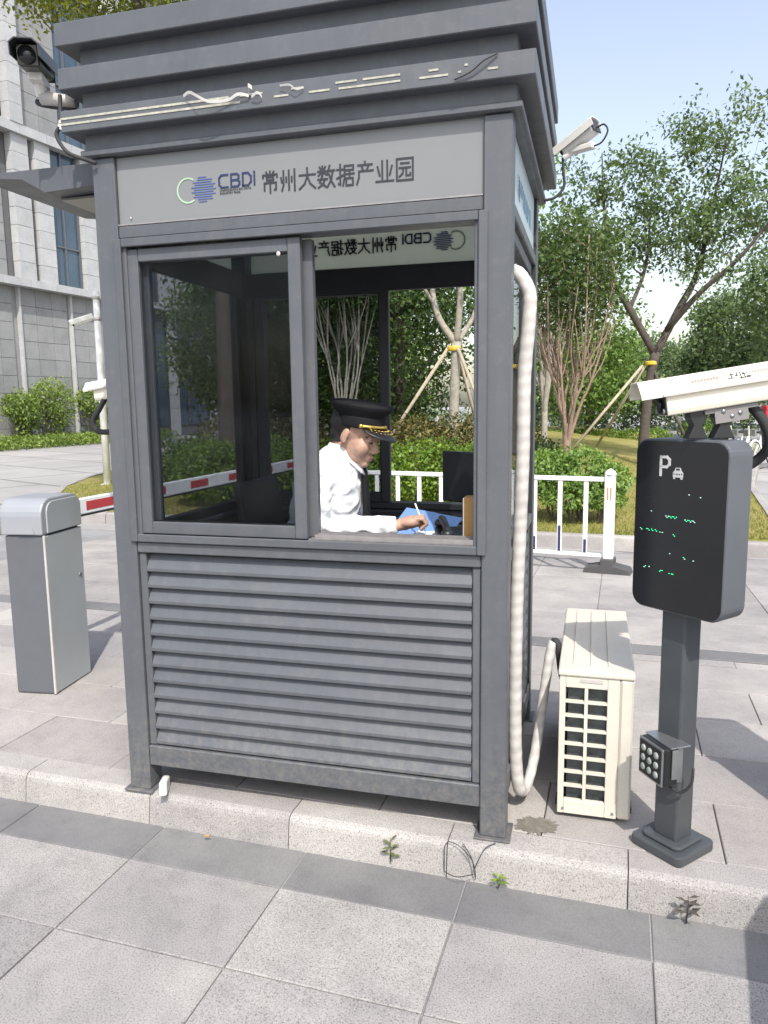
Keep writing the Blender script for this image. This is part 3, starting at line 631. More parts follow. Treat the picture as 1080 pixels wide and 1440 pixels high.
# inner lining, floor, ceiling
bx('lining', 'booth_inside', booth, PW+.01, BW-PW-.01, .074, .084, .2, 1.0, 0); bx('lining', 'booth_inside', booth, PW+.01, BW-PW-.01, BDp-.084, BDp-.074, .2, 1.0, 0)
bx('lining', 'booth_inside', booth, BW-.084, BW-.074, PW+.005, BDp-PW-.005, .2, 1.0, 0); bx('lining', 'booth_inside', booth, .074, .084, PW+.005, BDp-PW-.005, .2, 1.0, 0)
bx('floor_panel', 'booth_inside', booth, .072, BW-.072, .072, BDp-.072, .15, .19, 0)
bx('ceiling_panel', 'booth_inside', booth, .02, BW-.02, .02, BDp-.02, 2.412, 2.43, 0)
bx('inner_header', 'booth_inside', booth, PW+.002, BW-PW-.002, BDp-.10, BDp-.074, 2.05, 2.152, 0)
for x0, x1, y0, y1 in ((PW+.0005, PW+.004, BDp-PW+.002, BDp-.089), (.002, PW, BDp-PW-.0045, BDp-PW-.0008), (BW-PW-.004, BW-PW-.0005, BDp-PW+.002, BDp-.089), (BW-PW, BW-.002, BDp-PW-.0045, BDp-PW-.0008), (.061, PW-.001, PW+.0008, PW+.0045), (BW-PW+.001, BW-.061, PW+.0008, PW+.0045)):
    if y1 > y0: bx('post_shade_strip', 'booth_inside', booth, x0, x1, y0, y1, .2, 2.405, 0)  # dark strips added over the painted posts, interior shade put into colour
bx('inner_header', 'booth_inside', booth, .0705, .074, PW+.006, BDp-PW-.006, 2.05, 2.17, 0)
# window frame (front) and sashes
def frame(name, x0, x1, z0, z1, y0, y1, w, mat='booth_paint', par=None, bev=.003, wt=None):
    wt = wt or w; bb = []
    bb.append(b(name, x0, x0+w, y0, y1, z0, z1, bev, mat, par)); bb.append(b(name, x1-w, x1, y0, y1, z0, z1, bev, mat, par))
    bb.append(b(name, x0+w+.0005, x1-w-.0005, y0+.001, y1-.001, z0, z0+w, bev, mat, par)); bb.append(b(name, x0+w+.0005, x1-w-.0005, y0+.001, y1-.001, z1-wt, z1, bev, mat, par)); return bb
frame('window_frame', .074, BW-.074, 1.0165, 2.1225, -.012, -.0005, .030)
frame('window_frame', PW+e, BW-PW-e, 1.0165, 2.1225, .002, .088, .026)
def sash(x0, x1, z0, z1, y0, y1, w, pane, lab=None):
    s = thing.__wrapped__ if False else None
    g_ = frame('sash_frame', x0, x1, z0, z1, y0, y1, w)
    bx('pane', pane, booth, x0+w+.001, x1-w-.001, (y0+y1)/2-.0025, (y0+y1)/2+.0025, z0+w+.001, z1-w-.001, 0)
    gk = bx('pane_gasket', 'gasket_black', booth, x0+w-.002, x1-w+.002, y1-.009, y1-.006, z0+w-.006, z0+w+.004, 0)
    return g_
for o in sash(.112, .785, 1.046, 2.088, .010, .040, .046, 'pane_tint'): pass
sash(.135, .815, 1.048, 2.086, .048, .078, .040, 'pane_tint')
m = MB(); m.ell((.708, .008, 2.036), (.0075, .004, .0085)); m.build('suction_cap', 'lpr_grey', booth, smooth=True)
for k, (y0, y1) in enumerate(((.006, .010), (.0425, .046), (.080, .084))): b('sill_track', .815, BW-PW-.028, y0, y1, 1.043, 1.066, 0, 'sill_alu')
b('window_sill', .79, BW-PW-.028, .006, .084, 1.0435, 1.049, 0, 'sill_alu')
# rear window: left pane closed, right half open
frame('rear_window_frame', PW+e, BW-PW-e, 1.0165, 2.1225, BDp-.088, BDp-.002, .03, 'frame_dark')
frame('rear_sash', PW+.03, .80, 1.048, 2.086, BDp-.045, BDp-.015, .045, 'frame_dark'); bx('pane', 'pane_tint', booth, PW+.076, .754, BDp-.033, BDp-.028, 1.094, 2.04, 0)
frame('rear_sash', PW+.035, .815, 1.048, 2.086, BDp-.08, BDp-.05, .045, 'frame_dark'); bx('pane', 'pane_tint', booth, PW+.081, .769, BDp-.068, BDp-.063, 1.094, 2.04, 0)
# side windows
def side_window(x0, x1, pane, split=None, fm='booth_paint'):
    y0, y1 = PW+e, BDp-PW-e
    for a0, a1, z0, z1 in ((y0, y0+.04, 1.0165, 2.1225), (y1-.04, y1, 1.0165, 2.1225), (y0+.0405, y1-.0405, 1.0165, 1.06), (y0+.0405, y1-.0405, 2.08, 2.1225)): b('side_window_frame', x0, x1, a0, a1, z0, z1, .003, fm)
    if split: b('side_window_frame', x0+.002, x1-.002, split-.025, split+.025, 1.0605, 2.0795)
    bx('pane', pane, booth, (x0+x1)/2-.0025, (x0+x1)/2+.0025, y0+.041, y1-.041, 1.061, 2.079, 0)
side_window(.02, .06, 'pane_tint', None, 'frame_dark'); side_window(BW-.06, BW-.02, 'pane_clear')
# sign panels
def sign(name, mat, x0, x1, y0, y1, rimw=.012):
    return bx(name, mat, booth, x0, x1, y0, y1, 2.170, 2.404, 0)
sf = sign('front_sign', 'sign_white', PW+e, BW-PW-e, .016, .022); sr = sign('rear_sign', 'sign_acrylic', PW+e, BW-PW-e, BDp-.020, BDp-.016)
ss = sign('side_sign', 'sign_side', BW-.020, BW-.014, PW+e, BDp-PW-e); sl2 = sign('side_sign', 'sign_acrylic', .014, .020, PW+e, BDp-PW-e)
b('sign_bead', PW+e, BW-PW-e, .004, .0155, 2.1695, 2.1745, 0, 'sill_alu')
m = MB(); m.ell((.14, .013, 2.195), (.0035, .003, .005)); m.build('sign_chip', 'lpr_grey', booth)
# lettering as strokes
G_ = {
 'C': [[(.92, .95), (.3, .95), (.08, .74), (.08, .26), (.3, .05), (.92, .05)]],
 'B': [[(.12, .05), (.12, .95), (.7, .95), (.86, .82), (.86, .64), (.7, .52), (.3, .52)], [(.7, .52), (.92, .38), (.92, .2), (.74, .05), (.12, .05)]],
 'D': [[(.12, .05), (.12, .95), (.62, .95), (.9, .7), (.9, .3), (.62, .05), (.12, .05)]],
 'i': [[(.2, .05), (.2, .68)], [(.2, .86), (.2, .97)]],
 'P': [[(.1, 0), (.1, 1), (.62, 1), (.85, .86), (.85, .6), (.62, .46), (.1, .46)]],
 'chang': [[(.5, 1), (.5, .86)], [(.27, .97), (.34, .88)], [(.73, .97), (.66, .88)], [(.08, .7), (.08, .83), (.92, .83), (.92, .7)], [(.3, .73), (.7, .73), (.7, .58), (.3, .58), (.3, .73)], [(.15, .1), (.15, .45), (.85, .45), (.85, .12), (.76, .12)], [(.5, .58), (.5, -.02)]],
 'zhou': [[(.2, .95), (.2, .3), (.1, .02)], [(.52, .95), (.52, .04)], [(.86, .98), (.86, 0)], [(.05, .64), (.09, .42)], [(.36, .64), (.36, .42)], [(.69, .64), (.69, .42)]],
 'da': [[(.04, .66), (.96, .66)], [(.5, .98), (.5, .6), (.34, .25), (.04, .02)], [(.5, .6), (.66, .25), (.96, .02)]],
 'shu': [[(.12, .95), (.2, .83)], [(.45, .95), (.37, .83)], [(.02, .75), (.54, .75)], [(.28, .98), (.28, .54)], [(.28, .74), (.05, .56)], [(.28, .74), (.52, .58)], [(.25, .52), (.12, .25), (.5, .02)], [(.43, .4), (.32, .15), (.04, 0)], [(.02, .38), (.55, .38)], [(.7, .98), (.57, .6)], [(.64, .75), (.98, .75)], [(.88, .75), (.8, .35), (.56, 0)], [(.67, .58), (.77, .3), (.98, 0)]],
 'ju': [[(.02, .75), (.36, .75)], [(.2, .98), (.2, .05), (.1, .1)], [(.02, .35), (.37, .48)], [(.45, .9), (.95, .9), (.95, .7), (.45, .7)], [(.45, .9), (.45, .4), (.36, 0)], [(.5, .52), (.98, .52)], [(.73, .68), (.73, .32)], [(.54, .32), (.92, .32), (.92, 0), (.54, 0), (.54, .32)]],
 'chan': [[(.5, 1), (.5, .87)], [(.12, .86), (.9, .86)], [(.32, .8), (.38, .66)], [(.7, .8), (.62, .66)], [(.95, .58), (.16, .58), (.16, .3), (.04, 0)]],
 'ye': [[(.36, .95), (.36, .05)], [(.64, .95), (.64, .05)], [(.1, .7), (.22, .3)], [(.9, .7), (.78, .3)], [(.02, .03), (.98, .03)]],
 'yuan': [[(.06, 0), (.06, .97), (.94, .97), (.94, 0), (.06, 0)], [(.28, .76), (.72, .76)], [(.2, .56), (.8, .56)], [(.42, .56), (.38, .3), (.2, .17)], [(.58, .56), (.58, .2), (.8, .2), (.8, .3)]],
}
def glyph(par, g, mat, to3, w, h, lw, name='character', depth=.002):
    m = MB(); sid = 0
    for st in G_[g]:
        for (x0, y0), (x1, y1) in zip(st[:-1], st[1:]):
            sid += 1; off = (sid % 5)*.00016
            a = Vector((x0*w, y0*h)); c = Vector((x1*w, y1*h)); d = (c-a).normalized()*lw*.45; n_ = Vector((-d.y, d.x)).normalized()*lw/2
            a -= d; c += d; q = [a-n_, c-n_, c+n_, a+n_]
            m.add([to3(p_.x, p_.y, -off) for p_ in q]+[to3(p_.x, p_.y, depth+off) for p_ in q], [(0, 1, 2, 3), (7, 6, 5, 4), (0, 4, 5, 1), (1, 5, 6, 2), (2, 6, 7, 3), (3, 7, 4, 0)])
    o = m.build(name, mat, None); o.parent = par; o.matrix_parent_inverse = Matrix.Translation(-Vector(par.location)); return o
CH = ['chang', 'zhou', 'da', 'shu', 'ju', 'chan', 'ye', 'yuan']
def sign_print(par, T, inkA, inkB, depth):
    def at(x, z): return lambda u, v, w_: T(x+u, z+v, w_)
    x = .490
    for g, w in (('C', .044), ('B', .044), ('D', .044), ('i', .02)):
        glyph(par, g, inkA, at(x, 2.268), w*.88, .045, .0062, depth=depth); x += w
    for k, g in enumerate(CH): glyph(par, g, inkB, at(.653+k*.0672, 2.240), .0605, .068, .0058, depth=depth)
    # ring and striped disc
    m = MB(); cx, cz = .372, 2.271
    def arc(a0, a1, r0, r1, n_=18):
        for i in range(n_):
            a, b_ = R(a0+(a1-a0)*i/n_), R(a0+(a1-a0)*(i+1)/n_)
            q = [(cx+r0*math.cos(a), cz+r0*math.sin(a)), (cx+r1*math.cos(a), cz+r1*math.sin(a)), (cx+r1*math.cos(b_), cz+r1*math.sin(b_)), (cx+r0*math.cos(b_), cz+r0*math.sin(b_))]
            m.add([T(*p_, 0) for p_ in q]+[T(*p_, depth) for p_ in q], [(0, 1, 2, 3), (7, 6, 5, 4), (0, 4, 5, 1), (1, 5, 6, 2), (2, 6, 7, 3), (3, 7, 4, 0)])
    arc(55, 305, .038, .0435)
    o = m.build('emblem_ring', 'ink_green', None); o.parent = par; o.matrix_parent_inverse = Matrix.Translation(-Vector(par.location))
    m = MB(); cx = .432
    for i in range(11):
        v = -.040+i*.008; hw = math.sqrt(max(.0001, .043**2-v*v)); j = (.006 if i % 2 else -.004)
        q = [(cx-hw+j, cz+v-.0015), (cx+hw+j, cz+v-.0015), (cx+hw+j, cz+v+.0015), (cx-hw+j, cz+v+.0015)]
        m.add([T(*p_, 0) for p_ in q]+[T(*p_, depth) for p_ in q], [(0, 1, 2, 3), (7, 6, 5, 4), (0, 4, 5, 1), (1, 5, 6, 2), (2, 6, 7, 3), (3, 7, 4, 0)])
    o = m.build('emblem_disc', 'ink_blue', None); o.parent = par; o.matrix_parent_inverse = Matrix.Translation(-Vector(par.location)); o['kind'] = 'stuff'
def caption(par, txt, size, M4, mat):
    cu = bpy.data.curves.new('caption', 'FONT'); cu.body = txt; cu.size = size; cu.extrude = .0004
    t_ = bpy.data.objects.new('caption', cu); COL.objects.link(t_); dg = bpy.context.evaluated_depsgraph_get()
    me = bpy.data.meshes.new_from_object(t_.evaluated_get(dg)); bpy.data.objects.remove(t_); me.transform(M4); me.materials.clear(); me.materials.append(mk(mat))
    o = bpy.data.objects.new('caption', me); link(o, par); o.matrix_parent_inverse = Matrix.Translation(-Vector(par.location)); o['kind'] = 'stuff'; return o
sign_print(sf, lambda x, z, w: (x, .0150-w*.5, z), 'ink_navy', 'ink_grey', .002)
for z_, t_ in ((2.2575, 'CHANGZHOU BIG DATA'), (2.2475, 'INDUSTRY PARK')): caption(sf, t_, .0105, Matrix.Translation((.494, .0145, z_)) @ Matrix.Rotation(R(90), 4, 'X'), 'ink_grey')
sign_print(sr, lambda x, z, w: (BW-x, BDp-.023+w, z), 'ink_navy', 'ink_grey', .010)
sign_print(ss, lambda x, z, w: (BW-.0135+w*.4, .03+x*.66+.05, z), 'ink_pale', 'ink_pale', .002)
# roof: recessed core and projecting fins
bx('roof_core', 'booth_paint', booth, -.012, BW+.012, -.012, BDp+.012, 2.407, 2.80, .002)
for nm, z0, z1, o_ in (('roof_trim', 2.409, 2.43, .03), ('roof_fin', 2.481, 2.553, .072), ('roof_fin', 2.622, 2.692, .072), ('roof_fin', 2.762, 2.838, .074)):
    fin = bx(nm, 'booth_paint', booth, -o_, BW+o_, -o_+.01, BDp+o_, z0, z1, .003)
    if z0 == 2.481: led_fin = fin
b('roof_hatch', .1, BW-.1, .1, BDp-.1, 2.8385, 2.86)
# remains of an LED strip stuck on the lowest fin
yf = -.0640
def strip(x0, x1, z, h=.007, mat='led_strip'): 
    o = bx('led_strip_remnant', mat, booth, x0, x1, yf, yf+.0018, z-h/2, z+h/2, 0); return o
strip(-.07, .58, 2.526); strip(-.07, .62, 2.507)
for x0, x1, z in ((.62, .70, 2.526), (.74, .79, 2.510), (.80, .84, 2.527), (.86, .93, 2.510), (.95, 1.02, 2.527), (.96, 1.16, 2.509), (1.04, 1.16, 2.527), (1.22, 1.31, 2.509), (1.25, 1.28, 2.527), (1.34, 1.35, 2.512), (1.36, 1.37, 2.53), (1.43, 1.46, 2.511)): strip(x0, x1, z, .006)
def ribbon(pts, w, mat='led_peel'):
    pts = spline(pts, 6); m = MB()
    for i, q in enumerate(pts[:-1]):
        r_ = pts[i+1]; m.add([(q.x, q.y, q.z-w/2), (r_.x, r_.y, r_.z-w/2), (r_.x, r_.y-.002, r_.z+w/2), (q.x, q.y-.002, q.z+w/2)], [(0, 1, 2, 3)])
    o = m.build('peeled_led_strip', mat, booth); md = o.modifiers.new('thick', 'SOLIDIFY'); md.thickness = .0015; return o
ribbon([(.42, yf-.006, 2.545), (.45, yf-.02, 2.548), (.485, yf-.03, 2.528), (.52, yf-.02, 2.512), (.58, yf-.008, 2.514), (.62, yf-.012, 2.526), (.655, yf-.006, 2.520)], .009)
ribbon([(.655, yf-.004, 2.53), (.66, yf-.02, 2.545), (.67, yf-.012, 2.54)], .012); ribbon([(.665, yf-.006, 2.515), (.69, yf-.015, 2.522), (.70, yf-.004, 2.512)], .008)
ribbon([(.765, yf-.006, 2.538), (.80, yf-.012, 2.534), (.82, yf-.01, 2.52), (.845, yf-.004, 2.524)], .005)
tubeo('stray_wire', 'black_rubber', booth, spline([(1.33, yf-.004, 2.49), (1.38, yf-.008, 2.505), (1.42, yf-.012, 2.53), (1.46, yf-.004, 2.548)]), .0025, 6)
m = MB()
for q in ((-.074, 2.52), (-.078, 2.508), (-.072, 2.498)): m.box((q[0], yf+.012, q[1]), (.012, .02, .011), Matrix.Rotation(.4, 3, 'Y'))
m.build('torn_strip_end', 'led_peel', booth, bev=.002); 
# small door canopy on the left side
m = MB(); m.prism([(-.62, 2.436), (-.004, 2.436), (-.004, 2.355), (-.30, 2.345), (-.40, 2.40), (-.62, 2.424)], 'y', .12, .8); m.build('door_canopy', 'booth_paint', booth, bev=.003)
bx('canopy_soffit', 'sign_white', booth, -.29, -.01, .2, .76, 2.335, 2.344, 0)
tubeo('roof_cable', 'black_rubber', booth, spline([(-.09, -.03, 2.62), (-.085, -.045, 2.52), (-.10, -.05, 2.48), (-.06, -.05, 2.42), (.0, -.03, 2.395), (.03, -.015, 2.385)]), .007, 8)
for k in range(1): tubeo('door_handle', 'alu', booth, [(-.02, .3, 1.05), (-.045, .3, 1.05), (-.045, .3, 1.25), (-.02, .3, 1.25)], .008, 8)

# ------------------------------------------------------------------ things in the booth
desk = thing('desk', 'dark desk inside the booth below the window', 'desk', (1.15, .56, .19))
bx('desk_top', 'desk_dark', desk, -.27, .255, -.45, .46, .78, .805, .003)
for x_ in (-.24, .22):
    for y_ in (-.4, .41): bx('leg', 'desk_dark', desk, x_-.02, x_+.02, y_-.02, y_+.02, 0, .779, 0)
chair = thing('office_chair', 'black chair behind the seated guard', 'chair', (.60, .52, .19))
bx('seat', 'black_plastic', chair, -.2, .22, -.21, .21, .5, .56, .02, 2); o = bx('backrest', 'black_plastic', chair, -.235, -.20, -.2, .2, .62, 1.02, .014, 2); o.rotation_euler = (0, R(-8), 0)
tubeo('gas_column', 'alu', chair, [(0, 0, .06), (0, 0, .5)], .025, 10)
for k in range(5): tubeo('foot', 'black_plastic', chair, [(0, 0, .07), (.22*math.cos(k*1.257), .22*math.sin(k*1.257), .02)], [.022, .015], 8)
tubeo('back_support', 'black_plastic', chair, [(-.05, 0, .49), (-.2, 0, .5), (-.225, 0, .7)], .015, 8)
fol = thing('folder', 'open blue folder on the desk under the writing hand', 'folder', (1.10, .50, .997)); fol.scale = (.72, .72, .8)
rm = Matrix.Rotation(R(-12), 3, 'Z')
m = MB(); m.box((-.075, .05, .045), (.19, .26, .004), Matrix.Rotation(R(-14), 3, 'Z') @ Matrix.Rotation(R(24), 3, 'X') @ Matrix.Rotation(R(6), 3, 'Y')); m.box((.10, .0, .035), (.17, .26, .004), Matrix.Rotation(R(-14), 3, 'Z') @ Matrix.Rotation(R(20), 3, 'X') @ Matrix.Rotation(R(6), 3, 'Y')); m.build('cover', 'folder_blue', fol, bev=.001)
m = MB(); m.box((.07, -.10, .012), (.20, .14, .006), rm @ Matrix.Rotation(R(6), 3, 'X')); m.build('sheets', 'paper', fol)
mon = thing('monitor', 'black monitor at the back of the desk, turned away', 'monitor', (1.25, .80, .997), R(-28))
bx('panel', 'black_plastic', mon, -.15, .15, -.015, .015, .09, .315, .006, 2); bx('stand', 'black_plastic', mon, -.025, .025, .016, .04, .01, .2, .004); bx('base', 'black_plastic', mon, -.09, .09, -.05, .09, .0, .012, .004)
bx('screen', 'display_screen', mon, -.14, .14, .0155, .017, .1, .305, 0)
ph = thing('desk_phone', 'black desk telephone between folder and carton', 'telephone', (1.27, .33, .997), R(20))
m = MB(); m.prism([(-.08, 0), (.08, 0), (.08, .05), (-.08, .025)], 'x', -.075, .075); m.build('base', 'black_plastic', ph, bev=.006)
m = MB(); m.tube(spline([(-.05, -.085, .045), (-.05, -.05, .07), (-.05, .05, .085), (-.05, .085, .065)]), .014, 8); m.ell((-.05, -.08, .045), (.025, .025, .02)); m.ell((-.05, .08, .062), (.025, .025, .02)); m.build('handset', 'black_plastic', ph, smooth=True)
tubeo('coil_cord', 'black_rubber', ph, [(-.05+.012*math.cos(t*1.3), -.09-.02*math.sin(t*.1)*t*.1, .02+.012*math.sin(t*1.3)+.0*t) if False else (-.08-.004*t+.01*math.cos(t*1.4), -.09+.004*t, .02+.01*math.sin(t*1.4)) for t in range(24)], .004, 5)
for i in range(1):
    ct = thing('carton', 'small upright brown carton beside the right window jamb', 'box', (1.335, .13, .997))
    bx('box_body', 'carton', ct, -.002, .045, -.03, .05, 0, .20, .002); bx('white_label', 'paper', ct, -.0035, -.0022, -.028, .045, .0, .198, 0)

# ------------------------------------------------------------------ the guard
TMP = bpy.data.scenes.new('workbench')   # scratch scene for the voxel remesh, removed below
def remesh(mb, voxel, it=4, fac=.5):
    me = mb.mesh('tmp'); o = bpy.data.objects.new('tmp', me); TMP.collection.objects.link(o)
    md = o.modifiers.new('r', 'REMESH'); md.mode = 'VOXEL'; md.voxel_size = voxel
    if it: s = o.modifiers.new('s', 'SMOOTH'); s.iterations = it; s.factor = fac
    TMP.view_layers[0].update(); dg = TMP.view_layers[0].depsgraph; out = bpy.data.meshes.new_from_object(o.evaluated_get(dg)); bpy.data.objects.remove(o); out.materials.clear(); return out
HEAD = Matrix.Translation((.832, .465, 1.408)) @ Matrix.Rotation(R(-9), 4, 'Z') @ Matrix.Rotation(R(20), 4, 'Y') @ Matrix.Scale(1.06, 4)
def limb(m, pts, rad, n=14):
    m.tube(pts, rad, n)
    for q, r_ in zip(pts, rad): m.ell(q, (r_, r_, r_), None, 12, 8)
hd = MB()
hd.ell((-.012, 0, .035), (.097, .076, .088), None, 28, 18); hd.ell((.028, 0, -.03), (.060, .060, .088), None, 24, 16); hd.ell((.030, 0, -.072), (.050, .052, .042), None, 20, 14)
hd.ell((.068, 0, -.098), (.020, .024, .018)); hd.ell((.076, 0, .014), (.016, .050, .012)); hd.ell((.052, .037, -.036), (.034, .030, .038)); hd.ell((.052, -.037, -.036), (.034, .030, .038))
hd.tube([(.080, 0, .004), (.093, 0, -.018), (.103, 0, -.035), (.097, 0, -.045)], [.008, .0092, .0105, .009], 12); hd.ell((.102, 0, -.037), (.0105, .0115, .0095))
for s in (-1, 1):
    hd.ell((.096, s*.012, -.043), (.011, .009, .008)); hd.ell((.074, s*.031, -.002), (.014, .016, .011))
    hd.ell((-.008, s*.077, -.008), (.016, .008, .027), Matrix.Rotation(R(12), 3, 'Y')); hd.ell((-.003, s*.079, -.030), (.008, .005, .008))
hd.ell((.086, 0, -.066), (.012, .022, .0055)); hd.ell((.083, 0, -.078), (.012, .019, .0065))
HP = lambda q: HEAD @ Vector(q)
hd.v = [tuple(HP(q)) for q in hd.v]
# neck, torso, limbs
limb(hd, [HP((-.03, 0, -.06)), Vector((.79, .485, 1.31)), Vector((.755, .495, 1.22))], [.056, .057, .07])
def loft(m, sl, n=28):
    rings = []
    for z, cx, cy, rx, ry, p_ in sl:
        rings.append([(cx+rx*math.copysign(abs(math.cos(a))**p_, math.cos(a)), cy+ry*math.copysign(abs(math.sin(a))**p_, math.sin(a)), z) for a in np.linspace(0, 2*math.pi, n, endpoint=False)])
    vs = [q for r_ in rings for q in r_]; L = len(rings)
    m.add(vs, [(i*n+k, i*n+(k+1) % n, (i+1)*n+(k+1) % n, (i+1)*n+k) for i in range(L-1) for k in range(n)]+[tuple(range(n-1, -1, -1)), tuple((L-1)*n+k for k in range(n))])
TOR = [(.72, .62, .5, .13, .17, .85), (.85, .64, .5, .13, .17, .85), (.98, .665, .5, .138, .172, .85), (1.10, .69, .5, .145, .185, .85), (1.19, .705, .5, .142, .20, .85), (1.26, .715, .5, .122, .205, .85), (1.30, .728, .498, .098, .162, .9), (1.332, .747, .495, .073, .095, .95), (1.352, .762, .49, .060, .064, 1.)]
loft(hd, [(z, cx, cy, rx-.022, ry-.022, p_) for z, cx, cy, rx, ry, p_ in TOR[:-1]])
AR = [Vector((.712, .315, 1.262)), Vector((.745, .262, 1.045)), Vector((1.030, .335, 1.052))]; AL = [Vector((.712, .685, 1.262)), Vector((.72, .73, 1.0)), Vector((.84, .63, .88))]
for A in (AR, AL): limb(hd, [A[0], A[1], A[1].lerp(A[2], .8), A[2]], [.036, .024, .022, .024])
for s in (-1, 1):
    limb(hd, [Vector((.62, .5+s*.09, .78)), Vector((1.02, .5+s*.11, .77)), Vector((1.0, .5+s*.11, .30))], [.075, .056, .038]); limb(hd, [Vector((1.0, .5+s*.11, .245)), Vector((1.13, .5+s*.12, .225))], [.036, .03])
# hands: palm, four fingers, thumb
def hand(m, w, d, side, grip):
    d = d.normalized(); up = Vector((0, 0, 1)); s_ = d.cross(up).normalized()*side; up = s_.cross(d).normalized()*side
    if up.z < 0: up = -up
    Rm = Matrix((d, s_, up)).transposed()
    def P(a, b_, c): return w+d*a+s_*b_+up*c
    m.ell(P(.045, 0, .006), (.046, .040, .026), Rm, 16, 10); m.tube([w, P(.03, 0, .002)], [.024, .027], 12)
    for k, (b_, L, dr) in enumerate(((.027, .92, .0), (.009, 1., .004), (-.009, .95, .006), (-.026, .78, .004))):
        z0 = .010; r_ = .0092 if k < 3 else .0082
        pts = [P(.066, b_*.95, z0+.008), P(.088+.008*L, b_, z0+.010-dr), P(.098+.010*L*grip, b_*.9, z0-.012-dr), P(.076+.008*L*grip, b_*.75, z0-.030-dr)]
        limb(m, pts, [r_*1.1, r_*1.05, r_*.95, r_*.82], 10)
    pts = [P(.022, .030, -.002), P(.050, .046, -.006), P(.078, .040, -.014), P(.094, .028, -.022)]; limb(m, pts, [.013, .0115, .0105, .0085], 10)
hand(hd, AR[2]+Vector((.010, .004, .004)), Vector((.95, .22, .10)), -1, 1.0); hand(hd, AL[2], Vector((.8, -.5, -.25)), 1, 1.3)
me = remesh(hd, .0042, 3, .45); me.materials.append(mk('skin'))
guard = obj('person', me, None, None, smooth=True)
tag(guard, 'seated guard in white shirt, dark tie and black peaked cap, writing at the desk', 'person')
# shirt
sh = MB(); loft(sh, [(max(z, .75), cx, cy, rx, ry, p_) for z, cx, cy, rx, ry, p_ in TOR[1:]])
for A, s in ((AR, -1), (AL, 1)):
    limb(sh, [A[0]+Vector((0, -s*.0, .004)), (A[0]+A[1])/2+Vector((-.004, s*.008, 0)), A[1]+Vector((-.006, s*.004, -.006)), A[1].lerp(A[2], .5)+Vector((0, 0, .0)), A[1].lerp(A[2], .90)], [.066, .061, .056, .049, .038])
    limb(sh, [Vector((.735, .5+s*.08, 1.298)), A[0]+Vector((0, 0, .0))], [.05, .064])
me = remesh(sh, .0060, 8, .5); me.materials.append(mk('shirt_white'))
NRM = [v.normal.copy() for v in me.vertices]; NEW = []
for v, nm_ in zip(me.vertices, NRM):
    q = v.co; f = noise.noise(Vector((q.x*9+q.z*7, q.y*9, q.z*22-q.x*10)))*.008-abs(noise.noise(Vector((q.x*15-q.z*11, q.y*13, q.z*17+q.x*14))))*.018+.004
    el = math.exp(-((q-AR[1]).length/.10)**2); f += el*.009*math.sin(q.z*95+q.x*75)
    f += .006*math.exp(-((q-Vector((.74, .33, 1.2))).length/.09)**2)*math.sin(q.x*120-q.z*60)
    NEW.append(q+nm_*f)
me.vertices.foreach_set('co', [c_ for q in NEW for c_ in q]); me.update()
shirt = obj('shirt', me, None, guard, smooth=True)
for A in (AR, AL):
    cu = MB(); cu.tube([A[1].lerp(A[2], .84), A[1].lerp(A[2], .90), A[1].lerp(A[2], 1.0)], [.039, .040, .037], 16); obj('cuff', remesh(cu, .004, 2), 'shirt_white', shirt, smooth=True)
# collar: folded band around the neck with two points in front
m = MB(); n = 26; top = []; bot = []
for k in range(n+1):
    a = R(20+320*k/n)+0; c = Vector((.784, .484, 0)); front = abs(math.cos(a/2))
    ca, sa = math.cos(a), math.sin(a); f = max(0, ca)
    top.append(Vector((c.x-.004+.063*ca, c.y+.063*sa, 1.360-.060*f+.012*max(0, -ca))))
    bot.append(Vector((c.x-.004+.083*ca+.012*f**3, c.y+.080*sa, 1.330-.100*f**1.3+.010*max(0, -ca))))
for k in range(n): m.add([top[k], top[k+1], bot[k+1], bot[k]], [(0, 1, 2, 3)])
o = m.build('collar', 'shirt_white', shirt, smooth=True); md = o.modifiers.new('s', 'SOLIDIFY'); md.thickness = .006; md.offset = 0
# tie
tie = MB(); c0 = [(.846, .480, 1.292), (.858, .478, 1.262), (.866, .480, 1.20), (.868, .484, 1.10), (.866, .487, 1.02), (.850, .488, .95), (.840, .49, .92)]; w_ = [.020, .016, .026, .032, .038, .040, .004]
for (x0, y0, z0), (x1, y1, z1), a, b_ in zip(c0[:-1], c0[1:], w_[:-1], w_[1:]): tie.add([(x0-.01, y0-a, z0), (x1-.01, y1-b_, z1), (x1-.01, y1+b_, z1), (x0-.01, y0+a, z0), (x0+.010, y0-a*.4, z0), (x1+.010, y1-b_*.4, z1), (x1+.010, y1+b_*.4, z1), (x0+.010, y0+a*.4, z0)], [(0, 1, 5, 4), (4, 5, 6, 7), (7, 6, 2, 3), (0, 3, 2, 1)])
tie.ell((.850, .479, 1.280), (.016, .022, .017)); tie.build('tie', 'cloth_black', guard, smooth=True)
# trousers
tr = MB(); loft(tr, [(.70, .62, .5, .14, .18, .85), (.80, .63, .5, .142, .182, .85), (.90, .645, .5, .136, .178, .85)])
for s in (-1, 1): limb(tr, [Vector((.62, .5+s*.09, .78)), Vector((1.02, .5+s*.11, .775)), Vector((1.0, .5+s*.11, .29))], [.09, .07, .055])
obj('trousers', remesh(tr, .012, 4), 'trouser_navy', guard, smooth=True)
